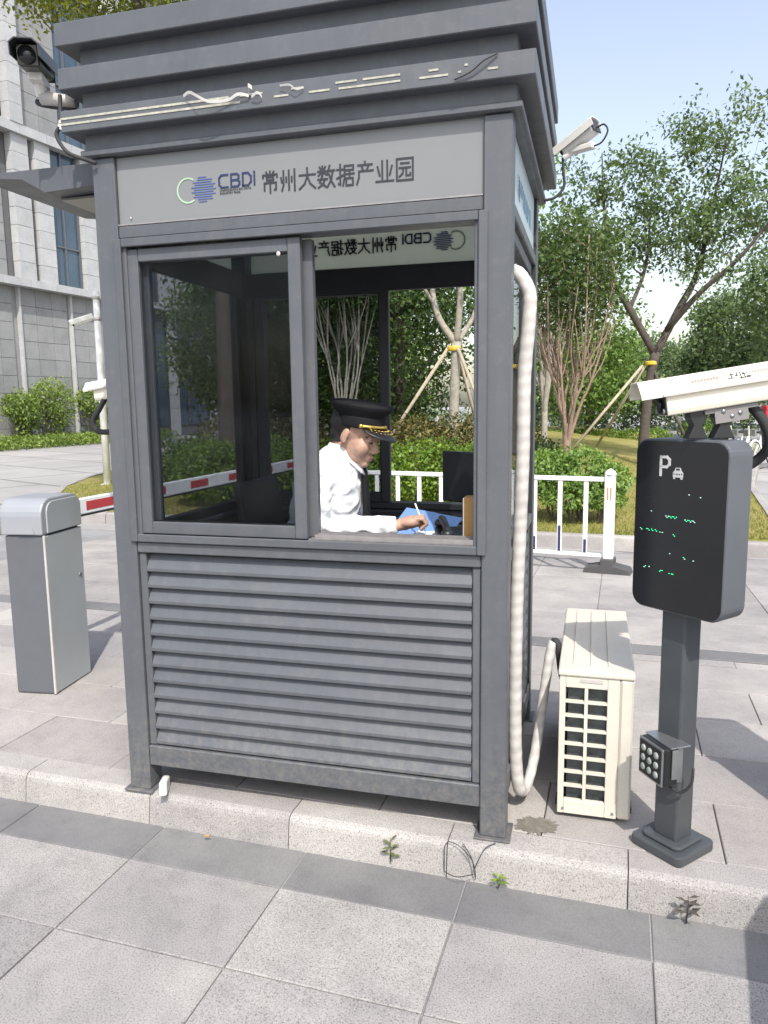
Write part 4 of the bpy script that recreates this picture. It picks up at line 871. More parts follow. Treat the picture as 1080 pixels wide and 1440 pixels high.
# hair, brows, eyes, lips (all in head space)
hr = MB(); hr.ell((-.016, 0, .034), (.1005, .0795, .090), None, 28, 18); hr.ell((-.05, 0, -.018), (.052, .064, .05), None, 20, 14)
me = hr.mesh('hair', weld=False); bm = bmesh.new(); bm.from_mesh(me)
bmesh.ops.delete(bm, geom=[f for f in bm.faces if f.calc_center_median().x > .012 - max(0, -f.calc_center_median().z)*.8 or f.calc_center_median().z < -.066], context='FACES'); bm.to_mesh(me); bm.free(); me.transform(HEAD); obj('hair', me, 'hair_black', guard, smooth=True)
for s in (-1, 1):
    m = MB(); m.tube([HP((.086, s*.016, .010)), HP((.084, s*.034, .015)), HP((.066, s*.052, .009))], [.003, .0038, .0018], 8); m.build('eyebrow', 'hair_black', guard)
    m = MB(); m.tube([HP((.0865, s*.021, -.006)), HP((.0875, s*.031, -.0085)), HP((.080, s*.043, -.007))], [.0016, .0024, .0014], 8); m.build('eye', 'hair_black', guard)
m = MB(); m.tube([HP((.086, -.021, -.0715)), HP((.0965, 0, -.0705)), HP((.086, .021, -.0715))], [.0015, .004, .0015], 8); m.build('lips', 'lip', guard, smooth=True)
# cap in a level frame
CAP = Matrix.Translation((.850, .460, 1.452)) @ Matrix.Rotation(R(-9), 4, 'Z') @ Matrix.Rotation(R(9), 4, 'Y')
cp = bpy.data.objects.new('peaked_cap', None); 
def capm(nm, m, mat, bev=0., sc=(1., .82, 1.), par=None, smooth=True):
    me = m.mesh(nm, bev); me.transform(CAP @ Matrix.Diagonal((*sc, 1))); return obj(nm, me, mat, par or guard, smooth=smooth)
m = MB(); m.lathe([(.098, -.018), (.1045, -.016), (.1045, .027), (.105, .031), (.124, .052), (.137, .067), (.132, .078), (.09, .085), (.03, .087), (.002, .087)], 40); capo = capm('cap', m, 'cloth_black')
m = MB(); m.lathe([(.1052, -.016), (.1068, -.012), (.1068, .023), (.1052, .027)], 40); capm('cap_band', m, 'cloth_black', 0, (1, .82, 1), capo)
m = MB(); m.tube([(.110*math.cos(a), .110*math.sin(a), -.006) for a in np.linspace(-1.15, 1.15, 20)], .006, 8); capm('gold_cord', m, 'gold', 0, (1, .82, 1), capo)
m = MB(); m.lathe([(.002, 0), (.008, .0), (.008, .004), (.002, .006)], 10); me_ = m.mesh('b'); 
for s in (-1, 1):
    m = MB(); m.ell((.110*math.cos(1.15), s*.110*math.sin(1.15), -.006), (.008, .008, .008)); capm('cord_button', m, 'gold', 0, (1, .82, 1), capo)
# visor
vs = []; nA, nR = 18, 6
for i in range(nA+1):
    a = R(-62+124*i/nA)
    for j in range(nR+1):
        t = j/nR; e_ = math.cos(a*90/62)**.7 if abs(a) < R(61.9) else 0; r_ = .103+.062*t*e_; vs.append((r_*math.cos(a), r_*math.sin(a), -.014-.030*t*e_-.010*t*t*e_))
m = MB(); m.add(vs, [(i*(nR+1)+j, (i+1)*(nR+1)+j, (i+1)*(nR+1)+j+1, i*(nR+1)+j+1) for i in range(nA) for j in range(nR)]); vz = capm('visor', m, 'black_plastic', 0, (1, .82, 1), capo); md = vz.modifiers.new('s', 'SOLIDIFY'); md.thickness = .004
m = MB()
for k in range(11):
    a = R(-44+88*k/10)
    for t in (.35, .62): r_ = .103+.062*t*math.cos(a*90/62)**.7; m.ell((r_*math.cos(a), r_*math.sin(a), -.0105-.034*t*math.cos(a*90/62)**.7+.003), (.007, .004, .002), Matrix.Rotation(a+(.6 if t < .5 else -.6), 3, 'Z'), 8, 6)
o = capm('gold_embroidery', m, 'gold', 0, (1, .82, 1), capo); o['kind'] = 'stuff'
pn = MB(); pn.tube([(1.135, .40, 1.012), (1.122, .405, 1.05), (1.085, .425, 1.130)], [.001, .003, .003], 8); o = pn.build('pen', 'paper', None, smooth=True); tag(o, 'thin pale pen held in the guard\'s hand above the blue folder', 'pen')

bpy.data.scenes.remove(TMP)
# ------------------------------------------------------------------ CCTV cameras
def cctv(name, label, loc, rz, pitch, sc=1., body='cctv_white', dark_side=False):
    T = thing(name, label, 'camera', loc, rz); T.scale = (sc, sc, sc)
    P_ = Matrix.Rotation(pitch, 4, 'Y')
    def part(nm, m, mat, bev=.006, smooth=False):
        me = m.mesh(nm, bev, 2); me.transform(P_); return obj(nm, me, mat, T, smooth=smooth)
    m = MB(); m.box((0, 0, 0), (.21, .075, .07)); hs = part('housing', m, 'cctv_dark' if dark_side else body, .012)
    m = MB(); m.prism([(-.05, -.01), (-.05, .03), (-.03, .046), (.03, .046), (.05, .03), (.05, -.01), (.046, -.01), (.046, .028), (.028, .042), (-.028, .042), (-.046, .028), (-.046, -.01)], 'x', -.12, .145); part('sunshade', m, body, 0)
    m = MB(); m.tube([(.10, 0, 0), (.118, 0, 0)], .03, 16); part('lens', m, 'display_screen', 0, True)
    m = MB(); m.box((-.108, 0, .0), (.008, .078, .074)); part('rear_plate', m, 'cctv_dark', .003)
    m = MB(); m.box((.1065, 0, 0), (.003, .07, .066)); part('front_glass', m, 'display_screen', .001)
    return T, P_
T, P_ = cctv('security_camera', 'dark-sided security camera on the roof left corner', (-.205, .0, 2.75), R(-66), R(8), .98, 'cctv_dark', True)
m = MB(); m.tube([(-.03, 0, -.05), (-.06, 0, -.09), (-.06, .0, -.10)], .022, 10); m.box((-.03, 0, -.048), (.11, .05, .03)); m.build('bracket', 'cctv_white', T, bev=.004)
m = MB(); m.tube([(-.06, 0, -.095), (-.02, .13, -.12)], [.026, .02], 10); m.build('mount_arm', 'lpr_grey', T, smooth=True)
tubeo('cable', 'black_rubber', T, spline([(-.1, 0, -.02), (-.13, -.02, -.06), (-.10, -.03, -.10), (-.06, .03, -.125), (-.04, .12, -.14), (-.03, .15, -.20)]), .008, 8)
T, P_ = cctv('security_camera', 'white security camera under the roof right edge, cable looping', (1.675, .93, 2.60), R(150), R(24), .74)
m = MB(); m.box((-.02, 0, -.055), (.15, .05, .032)); m.tube([(.04, 0, -.06), (.09, .02, -.085)], .02, 8); m.build('bracket', 'cctv_white', T, bev=.006)
tubeo('cable', 'black_rubber', T, spline([(-.10, 0, .03), (-.15, 0, .04), (-.175, 0, -.0), (-.14, 0, -.05), (-.08, 0, -.06)]), .005, 8)
tubeo('conduit', 'black_rubber', T, spline([(.09, .02, -.085), (.085, .02, -.16), (.08, .02, -.24), (.11, .06, -.30), (.16, .10, -.315)]), .008, 8)

# ------------------------------------------------------------------ air conditioner and its wrapped pipe
ac = thing('air_conditioner', 'cream outdoor air-conditioning unit with grilled end beside the booth', 'air conditioner', (1.80, .62, 0))
X0, X1, Y0, Y1, H = -.132, .125, -.42, .43, .56
bx('core', 'ac_coil', ac, X0+.03, X1-.075, Y0+.035, Y1-.02, .035, H-.03, 0)
# end panel facing the road: grid of openings
gx0, gx1, gz0, gz1 = X0+.022, X1-.090, .075, .505; cols, rws = 2, 8
def acb(nm, x0, x1, y0, y1, z0, z1, bev=.002): return bx(nm, 'ac_cream', ac, x0, x1, y0, y1, z0, z1, bev)
acb('end_panel', X0, gx0, Y0, Y0+.02, .02, H-.012); acb('end_panel', gx1, X1-.048, Y0, Y0+.02, .02, H-.012); acb('end_panel', gx0+.0003, gx1-.0003, Y0+.0005, Y0+.02, .02, gz0); acb('end_panel', gx0+.0003, gx1-.0003, Y0+.0005, Y0+.02, gz1, H-.012)
xm = (gx0+gx1)/2; acb('grille_bar', xm-.006, xm+.006, Y0+.001, Y0+.018, gz0, gz1, 0)
for k in range(1, rws):
    z = gz0+(gz1-gz0)*k/rws; acb('grille_bar', gx0, xm-.0065, Y0+.002, Y0+.017, z-.0045, z+.0045, 0); acb('grille_bar', xm+.0065, gx1, Y0+.002, Y0+.017, z-.0045, z+.0045, 0)
acb('front_cover', X1-.0475, X1, Y0-.003, Y1, .02, H-.012, .008)
bx('side_skin', 'ac_cream', ac, X0, X0+.004, Y0+.0205, Y1, .02, H-.012, 0); bx('rear_panel', 'ac_cream', ac, X0+.005, X1-.048, Y1-.01, Y1, .02, H-.012, 0)
bx('top_cover', 'ac_cream', ac, X0-.005, X1+.003, Y0-.006, Y1+.004, H-.0115, H+.010, .006, 2)
for k in range(3): bx('top_rib', 'ac_cream', ac, X0+.045+k*.062, X0+.051+k*.062, Y0+.06, Y1-.04, H+.0102, H+.0145, 0)
bx('handle_recess', 'hose_band', ac, -.06, .02, Y0-.002, Y0-.0005, H-.032, H-.02, 0)
for x_ in (X0+.02, X1-.062): m = MB(); m.tube([(x_, Y0-.003, .04), (x_, Y0+.001, .04)], .005, 8); m.build('screw', 'alu', ac)
for y_ in (-.3, .3): bx('foot', 'black_rubber', ac, X0-.01, X1+.01, y_-.03, y_+.03, 0, .0195, 0)
m = MB()
for k in range(7):
    t = k/6; m.tube(spline([(X1+.001, -.24+.0*t, .1), (X1+.03, -.24, .1+.0)], 3), .003, 5)
m.v = []; m.f = []
for k in range(9):
    z = .1+k*.045; r_ = math.sqrt(max(0, .2**2-(z-.28)**2))
    if r_ > .02: m.tube([(X1+.012, .0-r_, z), (X1+.018, .0, z), (X1+.012, .0+r_, z)], .003, 5)
m.build('fan_guard', 'ac_cream', ac)
hp = spline([(1.470, .24, 1.975), (1.505, .215, 1.955), (1.540, .20, 1.89), (1.540, .20, 1.80), (1.527, .20, 1.6), (1.526, .20, 1.35), (1.520, .20, 1.1), (1.512, .20, .85), (1.510, .20, .5), (1.515, .20, .22), (1.530, .21, .09), (1.552, .27, .075), (1.575, .36, .17), (1.600, .44, .38), (1.625, .50, .56), (1.650, .50, .555), (1.668, .49, .45), (1.69, .48, .40)], 9)
hose = thing('wrapped_pipe', 'white tape-wrapped refrigerant pipe hanging down the booth right side', 'pipe', (1.52, .20, .08))
o = tubeo('pipe', 'hose_wrap', hose, [q-Vector((1.52, .20, .08)) for q in hp[:-25]], [(.0240 if i < 92 else .0195)+.0006*math.sin(i*1.9) for i in range(len(hp)-25)], 14)
tubeo('bare_tail', 'black_rubber', hose, [q-Vector((1.52, .20, .08)) for q in hp[-26:]], .0165, 10)

# ------------------------------------------------------------------ parking display column, LPR camera, floodlight
def display_column(label, loc, rz, front=True):
    T = thing('parking_display', label, 'display', loc, rz)
    m = MB(); m.prism(rrect(.20, .20, .02, 3), 'z', 0, .035); m.prism(rrect(.15, .15, .02, 3), 'z', .035, .05)
    o = m.build('base', 'pole_paint', T, bev=.006)
    bx('post', 'pole_paint', T, -.045, .045, -.045, .045, .045, .86, .008, 2)
    m = MB(); m.prism(rrect(.335, .56, .045, 6), 'y', -.075, .045); c = m.build('case', 'display_case', T, (.022, 0, 1.122), bev=.006)
    m = MB(); m.prism(rrect(.322, .547, .04, 6), 'y', -.0785, -.0752); s = m.build('screen', 'display_screen', T, (.022, 0, 1.122))
    return T, c, s
dc, case, scr = display_column('black parking display on square post with P and car symbol', (2.060, .11, 0), R(-41))
def face(u, v): return lambda x, z, w: (u+x, -.0788-w, v+z)
glyph(scr, 'P', 'print_white', face(-.022+.022-.05, 1.122+.165), .042, .058, .0085, 'letter_p', .0012)
scr_l = Vector(scr.location)
# car pictogram next to the P
m = MB(); cx, cz = .018, 1.122+.178
def flat(poly): m.prism([(cx+x, cz+z) for x, z in poly], 'y', -.0802, -.0788)
flat([(-.018, -.017), (.018, -.017), (.018, -.002), (.013, .004), (-.013, .004), (-.018, -.002)]); flat([(-.012, .0045), (.012, .0045), (.008, .0135), (-.008, .0135)])
flat([(-.0165, -.0225), (-.010, -.0225), (-.010, -.0175), (-.0165, -.0175)]); flat([(.010, -.0225), (.0165, -.0225), (.0165, -.0175), (.010, -.0175)])
o = m.build('car_symbol', 'print_white', None); o.parent = scr; o.matrix_parent_inverse = Matrix.Translation(-scr_l); o['kind'] = 'stuff'
m = MB()
for x, z in ((-.006, -.007), (.0, -.007), (.006, -.007), (-.0135, -.006), (.0135, -.006)): m.box((cx+x, -.0804, cz+z), (.0028, .0006, .005))
m.box((cx, -.0804, cz+.0085), (.013, .0006, .005)); o = m.build('car_symbol_gap', 'display_screen', None); o.parent = scr; o.matrix_parent_inverse = Matrix.Translation(-scr_l); o['kind'] = 'stuff'
mg, mw = MB(), MB(); rl = random.Random(5)
for u, v, n_, run in ((-.02, .035, 9, 1), (.05, .03, 8, 1), (-.115, -.015, 14, .6), (-.075, .045, 1, 1), (-.04, -.02, 3, .8), (.01, -.022, 2, 1), (.06, .11, 1, 1), (.10, .105, 1, 1), (.0, -.085, 1, 1), (.05, -.09, 2, .6), (.085, -.095, 2, .7), (-.10, -.14, 6, .5), (-.04, -.145, 5, .5), (.0, -.15, 4, .9)):
    for k in range(n_):
        if rl.random() < run: (mg if rl.random() < .72 else mw).box((u+k*.0048, -.0792, 1.122+v+(-.004 if k % 3 == 1 else 0)), (.0030, .0012, .0016))
for q, mt_ in ((mg, 'led_green'), (mw, 'led_white')):
    o = q.build('led_pixels', mt_, None); o.parent = scr; o.matrix_parent_inverse = Matrix.Translation(-scr_l); o['kind'] = 'stuff'

def lpr(name, label, loc, rz, tilt, L=.60, marks=False):
    T = thing(name, label, 'camera', loc, rz); Tm = Matrix.Rotation(tilt, 4, 'Y')   # lens towards local -x
    def part(nm, m, mat, bev=.0, smooth=False):
        me = m.mesh(nm, bev, 2); me.transform(Tm); return obj(nm, me, mat, T, smooth=smooth)
    m = MB(); m.prism([(-.046, -.045), (.046, -.045), (.052, -.03), (.052, .022), (-.052, .022), (-.052, -.03)], 'x', -L/2+.075, L/2); part('housing', m, 'lpr_cream', .004)
    m = MB(); m.prism([(-.060, .014), (-.062, .026), (-.034, .068), (.034, .068), (.062, .026), (.060, .014), (.056, .014), (.057, .025), (.032, .064), (-.032, .064), (-.057, .025), (-.056, .014)], 'x', -L/2, L/2+.02); sh = part('sunshade', m, 'lpr_cream', 0)
    m = MB(); m.box((.02, -.0625, .018), (L*.86, .006, .007)); m.box((.02, .0625, .018), (L*.86, .006, .007)); part('shade_rail', m, 'lpr_grey', 0)
    m = MB(); m.box((-L/2+.0735, 0, -.011), (.004, .096, .062)); fr_ = part('front_bezel', m, 'black_plastic', .001)
    m = MB(); m.tube([(-L/2+.072, 0, -.01), (-L/2+.060, 0, -.01)], .024, 16); part('lens', m, 'display_screen', 0, True)
    for y_ in (-.034, .034): m = MB(); m.tube([(-L/2+.072, y_, -.03), (-L/2+.068, y_, -.03)], .008, 10); part('infrared_lamp', m, 'led_lens', 0, True)
    m = MB(); m.box((L/2+.004, 0, -.012), (.008, .09, .06)); part('rear_plate', m, 'lpr_grey', .003)
    if marks:
        # lettering on the slanted side of the sunshade
        n_ = Vector((0, -.042, .028)).normalized(); up_ = Vector((0, .028, .042)).normalized(); o0 = Vector((0, -.0625, .0262))
        def to(u, v): return lambda x, z, w: Tm @ (Vector((u+x, 0, 0))+o0+up_*(v+z)+n_*(.0004+w))
        r_ = random.Random(3); mr, mk_ = MB(), MB()
        def dash(mm, u, v, w, h, sk=0):
            f_ = to(u, v); q = [f_(0, 0, 0), f_(w, 0, 0), f_(w+sk, h, 0), f_(sk, h, 0), f_(0, 0, .0006), f_(w, 0, .0006), f_(w+sk, h, .0006), f_(sk, h, .0006)]
            mm.add(q, [(0, 1, 2, 3), (7, 6, 5, 4), (0, 4, 5, 1), (1, 5, 6, 2), (2, 6, 7, 3), (3, 7, 4, 0)])
        for k in range(9): dash(mr, -.155+k*.009, .018+(k % 2)*.001, .006, .009, .001)
        for k in range(8): dash(mr, .10+k*.009, .022, .006, .006, .001)
        for k in range(6): dash(mr, .025+k*.008, .022, .005, .006, .001)
        for u, v, w, h, s_ in ((-.052, .012, .022, .003, 0), (-.045, .024, .014, .003, 0), (-.040, .014, .003, .018, .002), (-.024, .016, .003, .016, .004), (-.028, .020, .010, .003, 0), (-.012, .006, .003, .026, 0), (-.008, .022, .018, .003, .002), (.0, .010, .003, .02, -.003), (.006, .012, .016, .003, 0), (-.016, .008, .034, .003, -.004)): dash(mk_, u, v, w, h, s_)
        for q, mt_, nm in ((mr, 'ink_red', 'red_print'), (mk_, 'ink_black', 'black_mark')):
            o = obj(nm, q.mesh(nm), mt_, sh); o['kind'] = 'stuff'
    return T, Tm
T, Tm = lpr('plate_camera', 'long cream plate-recognition camera mounted above the parking display', (2.185, .06, 1.555), R(14), R(-8.5), .62, True)
m = MB(); m.box((-.03, -.01, -.058), (.16, .05, .012), Matrix.Rotation(R(-8.5), 3, 'Y')); m.box((-.03, -.034, -.075), (.10, .004, .045), Matrix.Rotation(R(-8.5), 3, 'Y')); m.build('mount_plate', 'mount_grey', T)
for q in ((-.055, -.066), (-.028, -.080), (-.005, -.070)): m = MB(); m.tube([(q[0], -.0385, q[1]), (q[0], -.0355, q[1])], .007, 10); m.build('bolt', 'alu', T, smooth=True)
for x_, w_ in ((-.125, .03), (-.045, .034)):
    m = MB(); m.prism([(x_-w_, -.150), (x_+w_, -.150), (x_+w_*.45, -.11), (x_+w_*.9, -.085), (x_+w_*.9, -.055), (x_-w_*.9, -.055), (x_-w_*.9, -.085), (x_-w_*.45, -.11)], 'y', -.028, .02); m.build('bracket', 'black_plastic', T, bev=.003)
tubeo('cable_sleeve', 'black_rubber', T, spline([(.02, .02, -.035), (.05, .0, -.06), (.085, -.01, -.11), (.105, .0, -.17), (.09, .04, -.22), (.04, .07, -.26)]), .016, 10)
# second column on the far side with its own camera
display_column('dark display column half hidden behind the booth left post', (-.735, 1.30, 0), R(124))
T, Tm = lpr('plate_camera', 'pale plate camera with black sleeve peeking past the booth left post', (-.86, 1.30, 1.62), R(-15), R(-6), .40)
tubeo('cable_sleeve', 'black_rubber', T, spline([(-.05, -.03, -.04), (-.08, -.05, -.10), (-.13, -.06, -.17), (-.115, -.05, -.225), (-.05, -.03, -.235), (.03, 0, -.22)]), .016, 10)
bx('bracket', 'black_plastic', T, -.03, .03, -.03, .03, -.2, -.04, .003)
# floodlight on the post
fl = thing('floodlight', 'small square LED floodlight bolted low on the display post', 'lamp', (2.0, .035, .345), R(-58))
FT = Matrix.Rotation(R(-3), 4, 'X')
m = MB(); m.box((0, 0, 0), (.125, .055, .13)); m.build('housing', 'black_plastic', fl, bev=.006)
m = MB()
for k in range(9): m.box((-.052+k*.013, .038, 0), (.004, .024, .12))
m.build('cooling_fins', 'alu', fl)
m = MB(); m.prism([(-.0625, -.065), (.0625, -.065), (.0625, .065), (-.0625, .065)], 'y', -.034, -.0278); m.build('front_frame', 'alu', fl, bev=.004)
bx('glass_plate', 'black_plastic', fl, -.055, .055, -.0365, -.0343, -.057, .057, .001)
for i in range(3):
    for j in range(3): m = MB(); m.tube([(-.033+.033*i, -.0366, -.033+.033*j), (-.033+.033*i, -.0405, -.033+.033*j)], [.0125, .010], 10); m.build('led_lens', 'led_lens', fl, smooth=True)
m = MB(); m.box((.0665, .01, .01), (.004, .022, .10)); m.box((-.0665, .01, .01), (.004, .022, .10)); m.box((0, .03, .067), (.137, .075, .004)); m.build('bracket', 'alu', fl, bev=.001)
tubeo('cord', 'black_rubber', fl, spline([(0, .02, -.065), (.01, .03, -.09), (.05, .05, -.10), (.075, .07, -.06), (.07, .08, -.01)]), .0045, 8)

# ------------------------------------------------------------------ barrier gates
def barrier(label, loc, rz, arm=True):
    T = thing('barrier_gate', label, 'barrier', loc, rz)
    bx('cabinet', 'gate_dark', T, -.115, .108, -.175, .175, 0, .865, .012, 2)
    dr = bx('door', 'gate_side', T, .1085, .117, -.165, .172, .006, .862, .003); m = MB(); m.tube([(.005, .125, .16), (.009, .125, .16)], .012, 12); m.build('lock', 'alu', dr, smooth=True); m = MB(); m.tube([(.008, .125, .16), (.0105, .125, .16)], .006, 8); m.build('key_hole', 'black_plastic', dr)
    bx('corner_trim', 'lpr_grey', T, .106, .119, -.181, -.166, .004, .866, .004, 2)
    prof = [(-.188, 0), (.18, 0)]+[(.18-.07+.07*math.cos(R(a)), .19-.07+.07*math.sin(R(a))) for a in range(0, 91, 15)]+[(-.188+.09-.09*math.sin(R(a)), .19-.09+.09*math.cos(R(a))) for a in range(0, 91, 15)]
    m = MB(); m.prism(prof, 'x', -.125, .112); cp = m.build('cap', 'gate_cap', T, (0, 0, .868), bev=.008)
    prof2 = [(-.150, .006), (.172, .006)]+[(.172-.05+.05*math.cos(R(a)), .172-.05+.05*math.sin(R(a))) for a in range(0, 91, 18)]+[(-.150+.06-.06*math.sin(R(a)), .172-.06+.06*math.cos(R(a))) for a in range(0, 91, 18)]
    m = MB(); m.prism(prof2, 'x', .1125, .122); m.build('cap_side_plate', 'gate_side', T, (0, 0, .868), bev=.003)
    m = MB(); m.prism([(x_*.05, z_*.05) for x_, z_ in [(math.cos(R(a)), math.sin(R(a))) for a in range(0, 181, 15)]], 'y', -.193, -.187); m.build('front_boss', 'gate_cap', T, (.02, 0, .875))
    return T
gate = barrier('grey barrier gate cabinet with rounded silver cap, left of booth', (-1.115, .945, 0), R(6.5))
barrier('barrier gate cabinet just beyond the right picture edge, known by its shadow', (2.70, .38, 0), R(4))
GI = (Matrix.Translation((-1.115, .945, 0)) @ Matrix.Rotation(R(6.5), 4, 'Z')).inverted() @ Matrix.Translation((-1.30, .86, .92)) @ Matrix.Rotation(R(-1), 4, 'Z')
L_ = 4.6
am = bx('boom_arm', 'white_paint', gate, -.018, .018, 0, L_, -.05, .05, .006); am['label'] = 'white barrier arm with red blocks reaching across the rear lane'
am.location = (0, 0, 0); am.matrix_parent_inverse = GI @ Matrix.Translation((0, L_/2, 0))
def ab(nm, mat, x0, x1, y0, y1, z0, z1, bev=0): o = bx(nm, mat, am, x0, x1, y0, y1, z0, z1, bev); o.matrix_parent_inverse = Matrix.Translation((0, -L_/2, 0)); return o
y = .66
while y < L_-.3: ab('red_block', 'red_paint', .0182, .0195, y, y+.27, -.028, .028); y += .62
ab('clamp', 'lpr_grey', -.03, .03, -.20, .14, -.065, .065, .006); ab('rubber_edge', 'black_rubber', -.014, .014, .15, L_, -.062, -.0505)
for y_ in (-.15, -.05, .08): ab('bolt', 'black_plastic', .0302, .034, y_-.008, y_+.008, .022, .038, .002)

# ------------------------------------------------------------------ white fence in the lane
fn = thing('lane_fence', 'white railing fence with blue-banded pickets and one capped end post', 'fence', (1.93, 4.85, -.083), math.pi-R(10))
FL = 3.4
for z_, h_ in ((.865, .042), (.14, .035)): bx('rail', 'white_paint', fn, 0, FL, -.02, .02, z_, z_+h_, .004)
k = 1
for i in range(13):
    x_ = .22+i*.245; pk = bx('picket', 'white_paint', fn, x_-.021, x_+.021, -.012, .012, .176, .864, .003)
    z1 = .22 if i % 2 == 0 else .42; bx('blue_band', 'navy_paint', pk, -.0135, .0125, .0122, .0135, -.344, -.344+z1*.6, 0)
po = bx('end_post', 'white_paint', fn, -.045, .045, -.045, .045, .1, .93, .005)
m = MB(); m.lathe([(.056, 0), (.056, .012), (.045, .03), (.022, .05), (.004, .058)], 16); m.build('post_cap', 'white_paint', fn, (0, 0, .93), smooth=True)
for x_ in (-.014, .014): bx('reflector', 'orange_reflector', po, x_-.006, x_+.006, .0452, .047, .18, .30, 0)
m = MB(); m.prism([(-.22, 0), (.22, 0), (.20, .055), (.06, .085), (.06, .14), (-.06, .14), (-.06, .085), (-.20, .055)], 'y', -.10, .10); m.build('rubber_foot', 'rubber_base', fn, bev=.008)
po2 = bx('end_post', 'white_paint', fn, FL-.045, FL+.045, -.045, .045, .0, .93, .005)

# ------------------------------------------------------------------ white pole with camera on the lawn
wp = thing('lamp_pole', 'slim white pole on the lawn corner with a small camera', 'pole', (-7.54, 10.5, 0.0))
tubeo('pole', 'white_paint', wp, [(0, 0, -.1), (0, 0, 3.75)], [.075, .06], 14); m = MB(); m.lathe([(.15, 0), (.15, .02), (.09, .03)], 14); m.build('base_plate', 'white_paint', wp)
tubeo('camera_arm', 'white_paint', wp, [(0, 0, 3.25), (-.16, -.05, 3.24)], .02, 8); tubeo('clamp', 'lpr_grey', wp, [(0, 0, 3.6), (0, 0, 3.66)], .075, 12); tubeo('clamp', 'lpr_grey', wp, [(0, 0, 3.2), (0, 0, 3.26)], .075, 12)
cctv('security_camera', 'small white security camera on the slim white pole', (-7.80, 10.40, 3.20), R(-140), R(20), 1.7)

# ------------------------------------------------------------------ bicycles and red board across the road
def bicycle(label, loc, rz):
    T = thing('bicycle', label, 'bicycle', loc, rz, 'shared bicycles parked across the road')
    for i, cx in enumerate((-.5, .5)):
        m = MB(); ring = [(cx+.31*math.cos(a), 0, .33+.31*math.sin(a)) for a in np.linspace(0, 2*math.pi, 25)]; m.tube(ring, .018, 6, False); w_ = m.build('wheel', 'black_rubber', T)
        m = MB(); m.tube([(cx+.285*math.cos(a), 0, .33+.285*math.sin(a)) for a in np.linspace(0, 2*math.pi, 25)], .013, 5, False); m.build('rim', 'white_paint', w_)
        m = MB()
        for k in range(8): a = k*math.pi/8; m.tube([(cx-.28*math.cos(a), 0, .33-.28*math.sin(a)), (cx+.28*math.cos(a), 0, .33+.28*math.sin(a))], .004, 4, False)
        m.build('spokes', 'alu', w_)
        m = MB(); m.tube([(cx+.345*math.cos(a), 0, .33+.345*math.sin(a)) for a in np.linspace(.2, 2.9, 12)], .03, 6); m.build('mudguard', 'white_paint', T)
    m = MB(); m.tube([(-.5, 0, .33), (-.12, 0, .3), (.36, 0, .72)], .025, 7); m.tube([(-.12, 0, .3), (-.22, 0, .82)], .022, 7); m.tube([(-.5, 0, .33), (-.2, 0, .7)], .015, 6); m.tube([(.5, 0, .33), (.34, 0, 1.0)], .02, 7); m.build('frame', 'white_paint', T)
    m = MB(); m.tube([(.3, -.28, 1.02), (.36, -.1, 1.05), (.36, .1, 1.05), (.3, .28, 1.02)], .014, 6); m.build('handlebar', 'black_plastic', T)
    m = MB(); m.ell((-.24, 0, .87), (.13, .08, .035)); m.build('saddle', 'black_plastic', T, smooth=True)
    m = MB(); m.box((.52, 0, .82), (.22, .3, .18)); m.build('basket', 'alu', T, bev=.01)
bl_ = ['nearest to the display, leftmost of its row', 'second from the left in its row', 'in the middle of its row', 'second from the right in its row', 'at the right picture edge']
for k in range(5): bicycle('white shared bicycle '+bl_[k], (5.15+k*.40, 19.3-k*.35, ZS-.03), R(60+5*math.sin(k*2.1)))
rb = thing('red_stand', 'red box stand across the road above the bicycles', 'stand', (7.9, 27.4, ZS-.03), R(15))
for k in range(4): bx('red_panel', 'red_board', rb, -.30, .30, -.2, .2, .8+k*.17, .96+k*.17, .02)
bx('stand_base', 'navy_paint', rb, -.28, .28, -.2, .2, 0, .79, .02)
ub = thing('shadow_caster_box', 'unseen grey box added outside the lower right picture corner to cast a shadow', 'cabinet', (2.86, -1.2, ZS), R(-8))  # unseen box, added only to throw the shadow at the lower right edge
bx('cabinet', 'gate_side', ub, -.3, .3, -.45, .45, .05, .92, .012, 2); bx('plinth', 'granite_kerb', ub, -.33, .33, -.48, .48, 0, .0495, .004); bx('roof_plate', 'gate_side', ub, -.325, .325, -.475, .475, .9205, .95, .006); dr_ = bx('door', 'gate_side', ub, -.3085, -.3005, -.4, .4, .1, .88, .003)
bx('handle', 'black_plastic', dr_, -.02, -.0042, .3, .32, -.06, .06, .003)
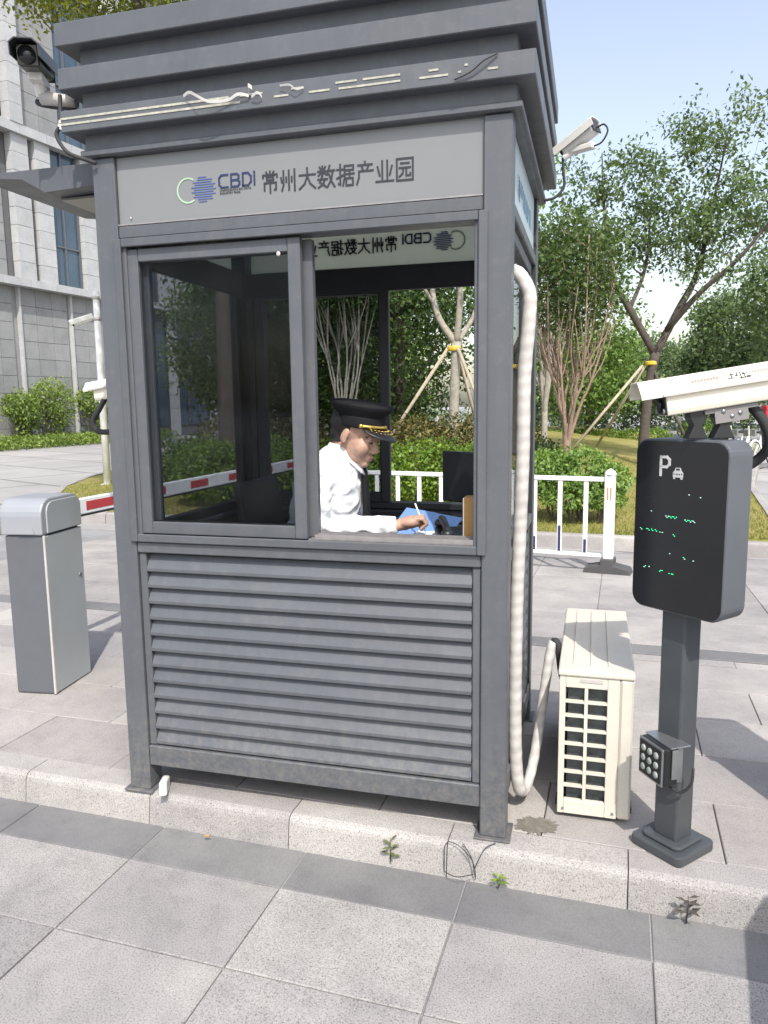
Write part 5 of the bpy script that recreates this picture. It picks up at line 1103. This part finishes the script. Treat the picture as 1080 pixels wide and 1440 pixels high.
# ------------------------------------------------------------------ small things on the kerb
lp = thing('loose_wires', 'thin loops of dead wire hanging over the kerb by booth leg', 'wire', (1.32, -.06, 0))
for k, pts in enumerate(([(-.01, .0, .004), (-.02, -.012, -.005), (-.022, -.016, -.05), (-.022, -.018, -.10)], [(-.01, 0, .005), (.03, -.014, .002), (.075, -.03, -.03), (.085, -.034, -.07), (.09, -.03, -.10)], [(.04, .0, .004), (.07, -.024, -.02), (.088, -.036, -.06), (.09, -.03, -.102)], [(.15, .03, .004), (.12, -.01, .004), (.10, -.032, -.03), (.088, -.035, -.06)], [(-.02, -.02, -.10), (.03, -.06, -.085), (.085, -.04, -.08)])):
    tubeo('wire', 'black_rubber', lp, spline(pts, 5), .0016, 5)
def weed(label, loc, h, n, mat, sc=1.):
    T = thing('weed', label, 'weed', loc); r_ = random.Random(int(h*1000)+n)
    tubeo('stem', mat, T, [(0, 0, -.01), (.004, -.004, h*.6), (.002, -.006, h*.95)], [.0025, .002, .001], 5)
    m = MB()
    for k in range(n):
        a = k*2.4+r_.random(); z = h*(.25+.7*k/n); L = sc*.045*(1-.3*k/n); d = Vector((math.cos(a), math.sin(a)*.7-.3, .35)).normalized(); s_ = d.cross(Vector((0, 0, 1))).normalized()*L*.18
        o_ = Vector((.003, -.005, z)); m.add([o_, o_+d*L*.5+s_, o_+d*L-Vector((0, 0, L*.15)), o_+d*L*.5-s_], [(0, 1, 2, 3)])
    m.build('leaf', mat, T)['kind'] = 'stuff'
weed('leafy weed growing from the kerb joint under the booth front', (1.098, -.062, -.105), .10, 9, 'weed_leaf'); weed('tiny pale weed at the kerb foot right of booth leg', (1.49, -.085, -.11), .035, 8, 'leaf_hedge', .9); weed('dark spindly weed at the kerb foot near right edge', (2.085, -.125, -.11), .095, 9, 'bark_dark', 1.2)
ch = thing('plaster_lump', 'white lump of hardened plaster against the booth left leg', 'debris', (.155, .0, .004))
m = MB(); m.box((0, .0, .028), (.03, .12, .055), Matrix.Rotation(R(25), 3, 'Z') @ Matrix.Rotation(R(-14), 3, 'X')); m.build('lump', 'plaster', ch, bev=.008)
mm_ = MB(); mm_.tube([(0, 0, 0), (.022, .004, 0)], .004, 8); o = mm_.build('cigarette_butt', 'carton', None, (.37, -.085, -.1)); tag(o, 'cigarette butt lying on the dark gutter', 'litter')
st = MB(); rs = random.Random(9); pts = []
for k in range(60): a = 2*math.pi*k/60; rr = .052+.006*math.sin(2*a+1)+.022*rs.random()**1.5; pts.append((rr*math.cos(a)*1.15, rr*math.sin(a)))
st.add([(x_, y_, 0) for x_, y_ in pts], [tuple(range(len(pts)))]); o = st.build('drip_stain', 'wet_stain', None, (1.60, .12, .004)); tag(o, 'dark drip stain on the paving under the wrapped pipe', 'stain')
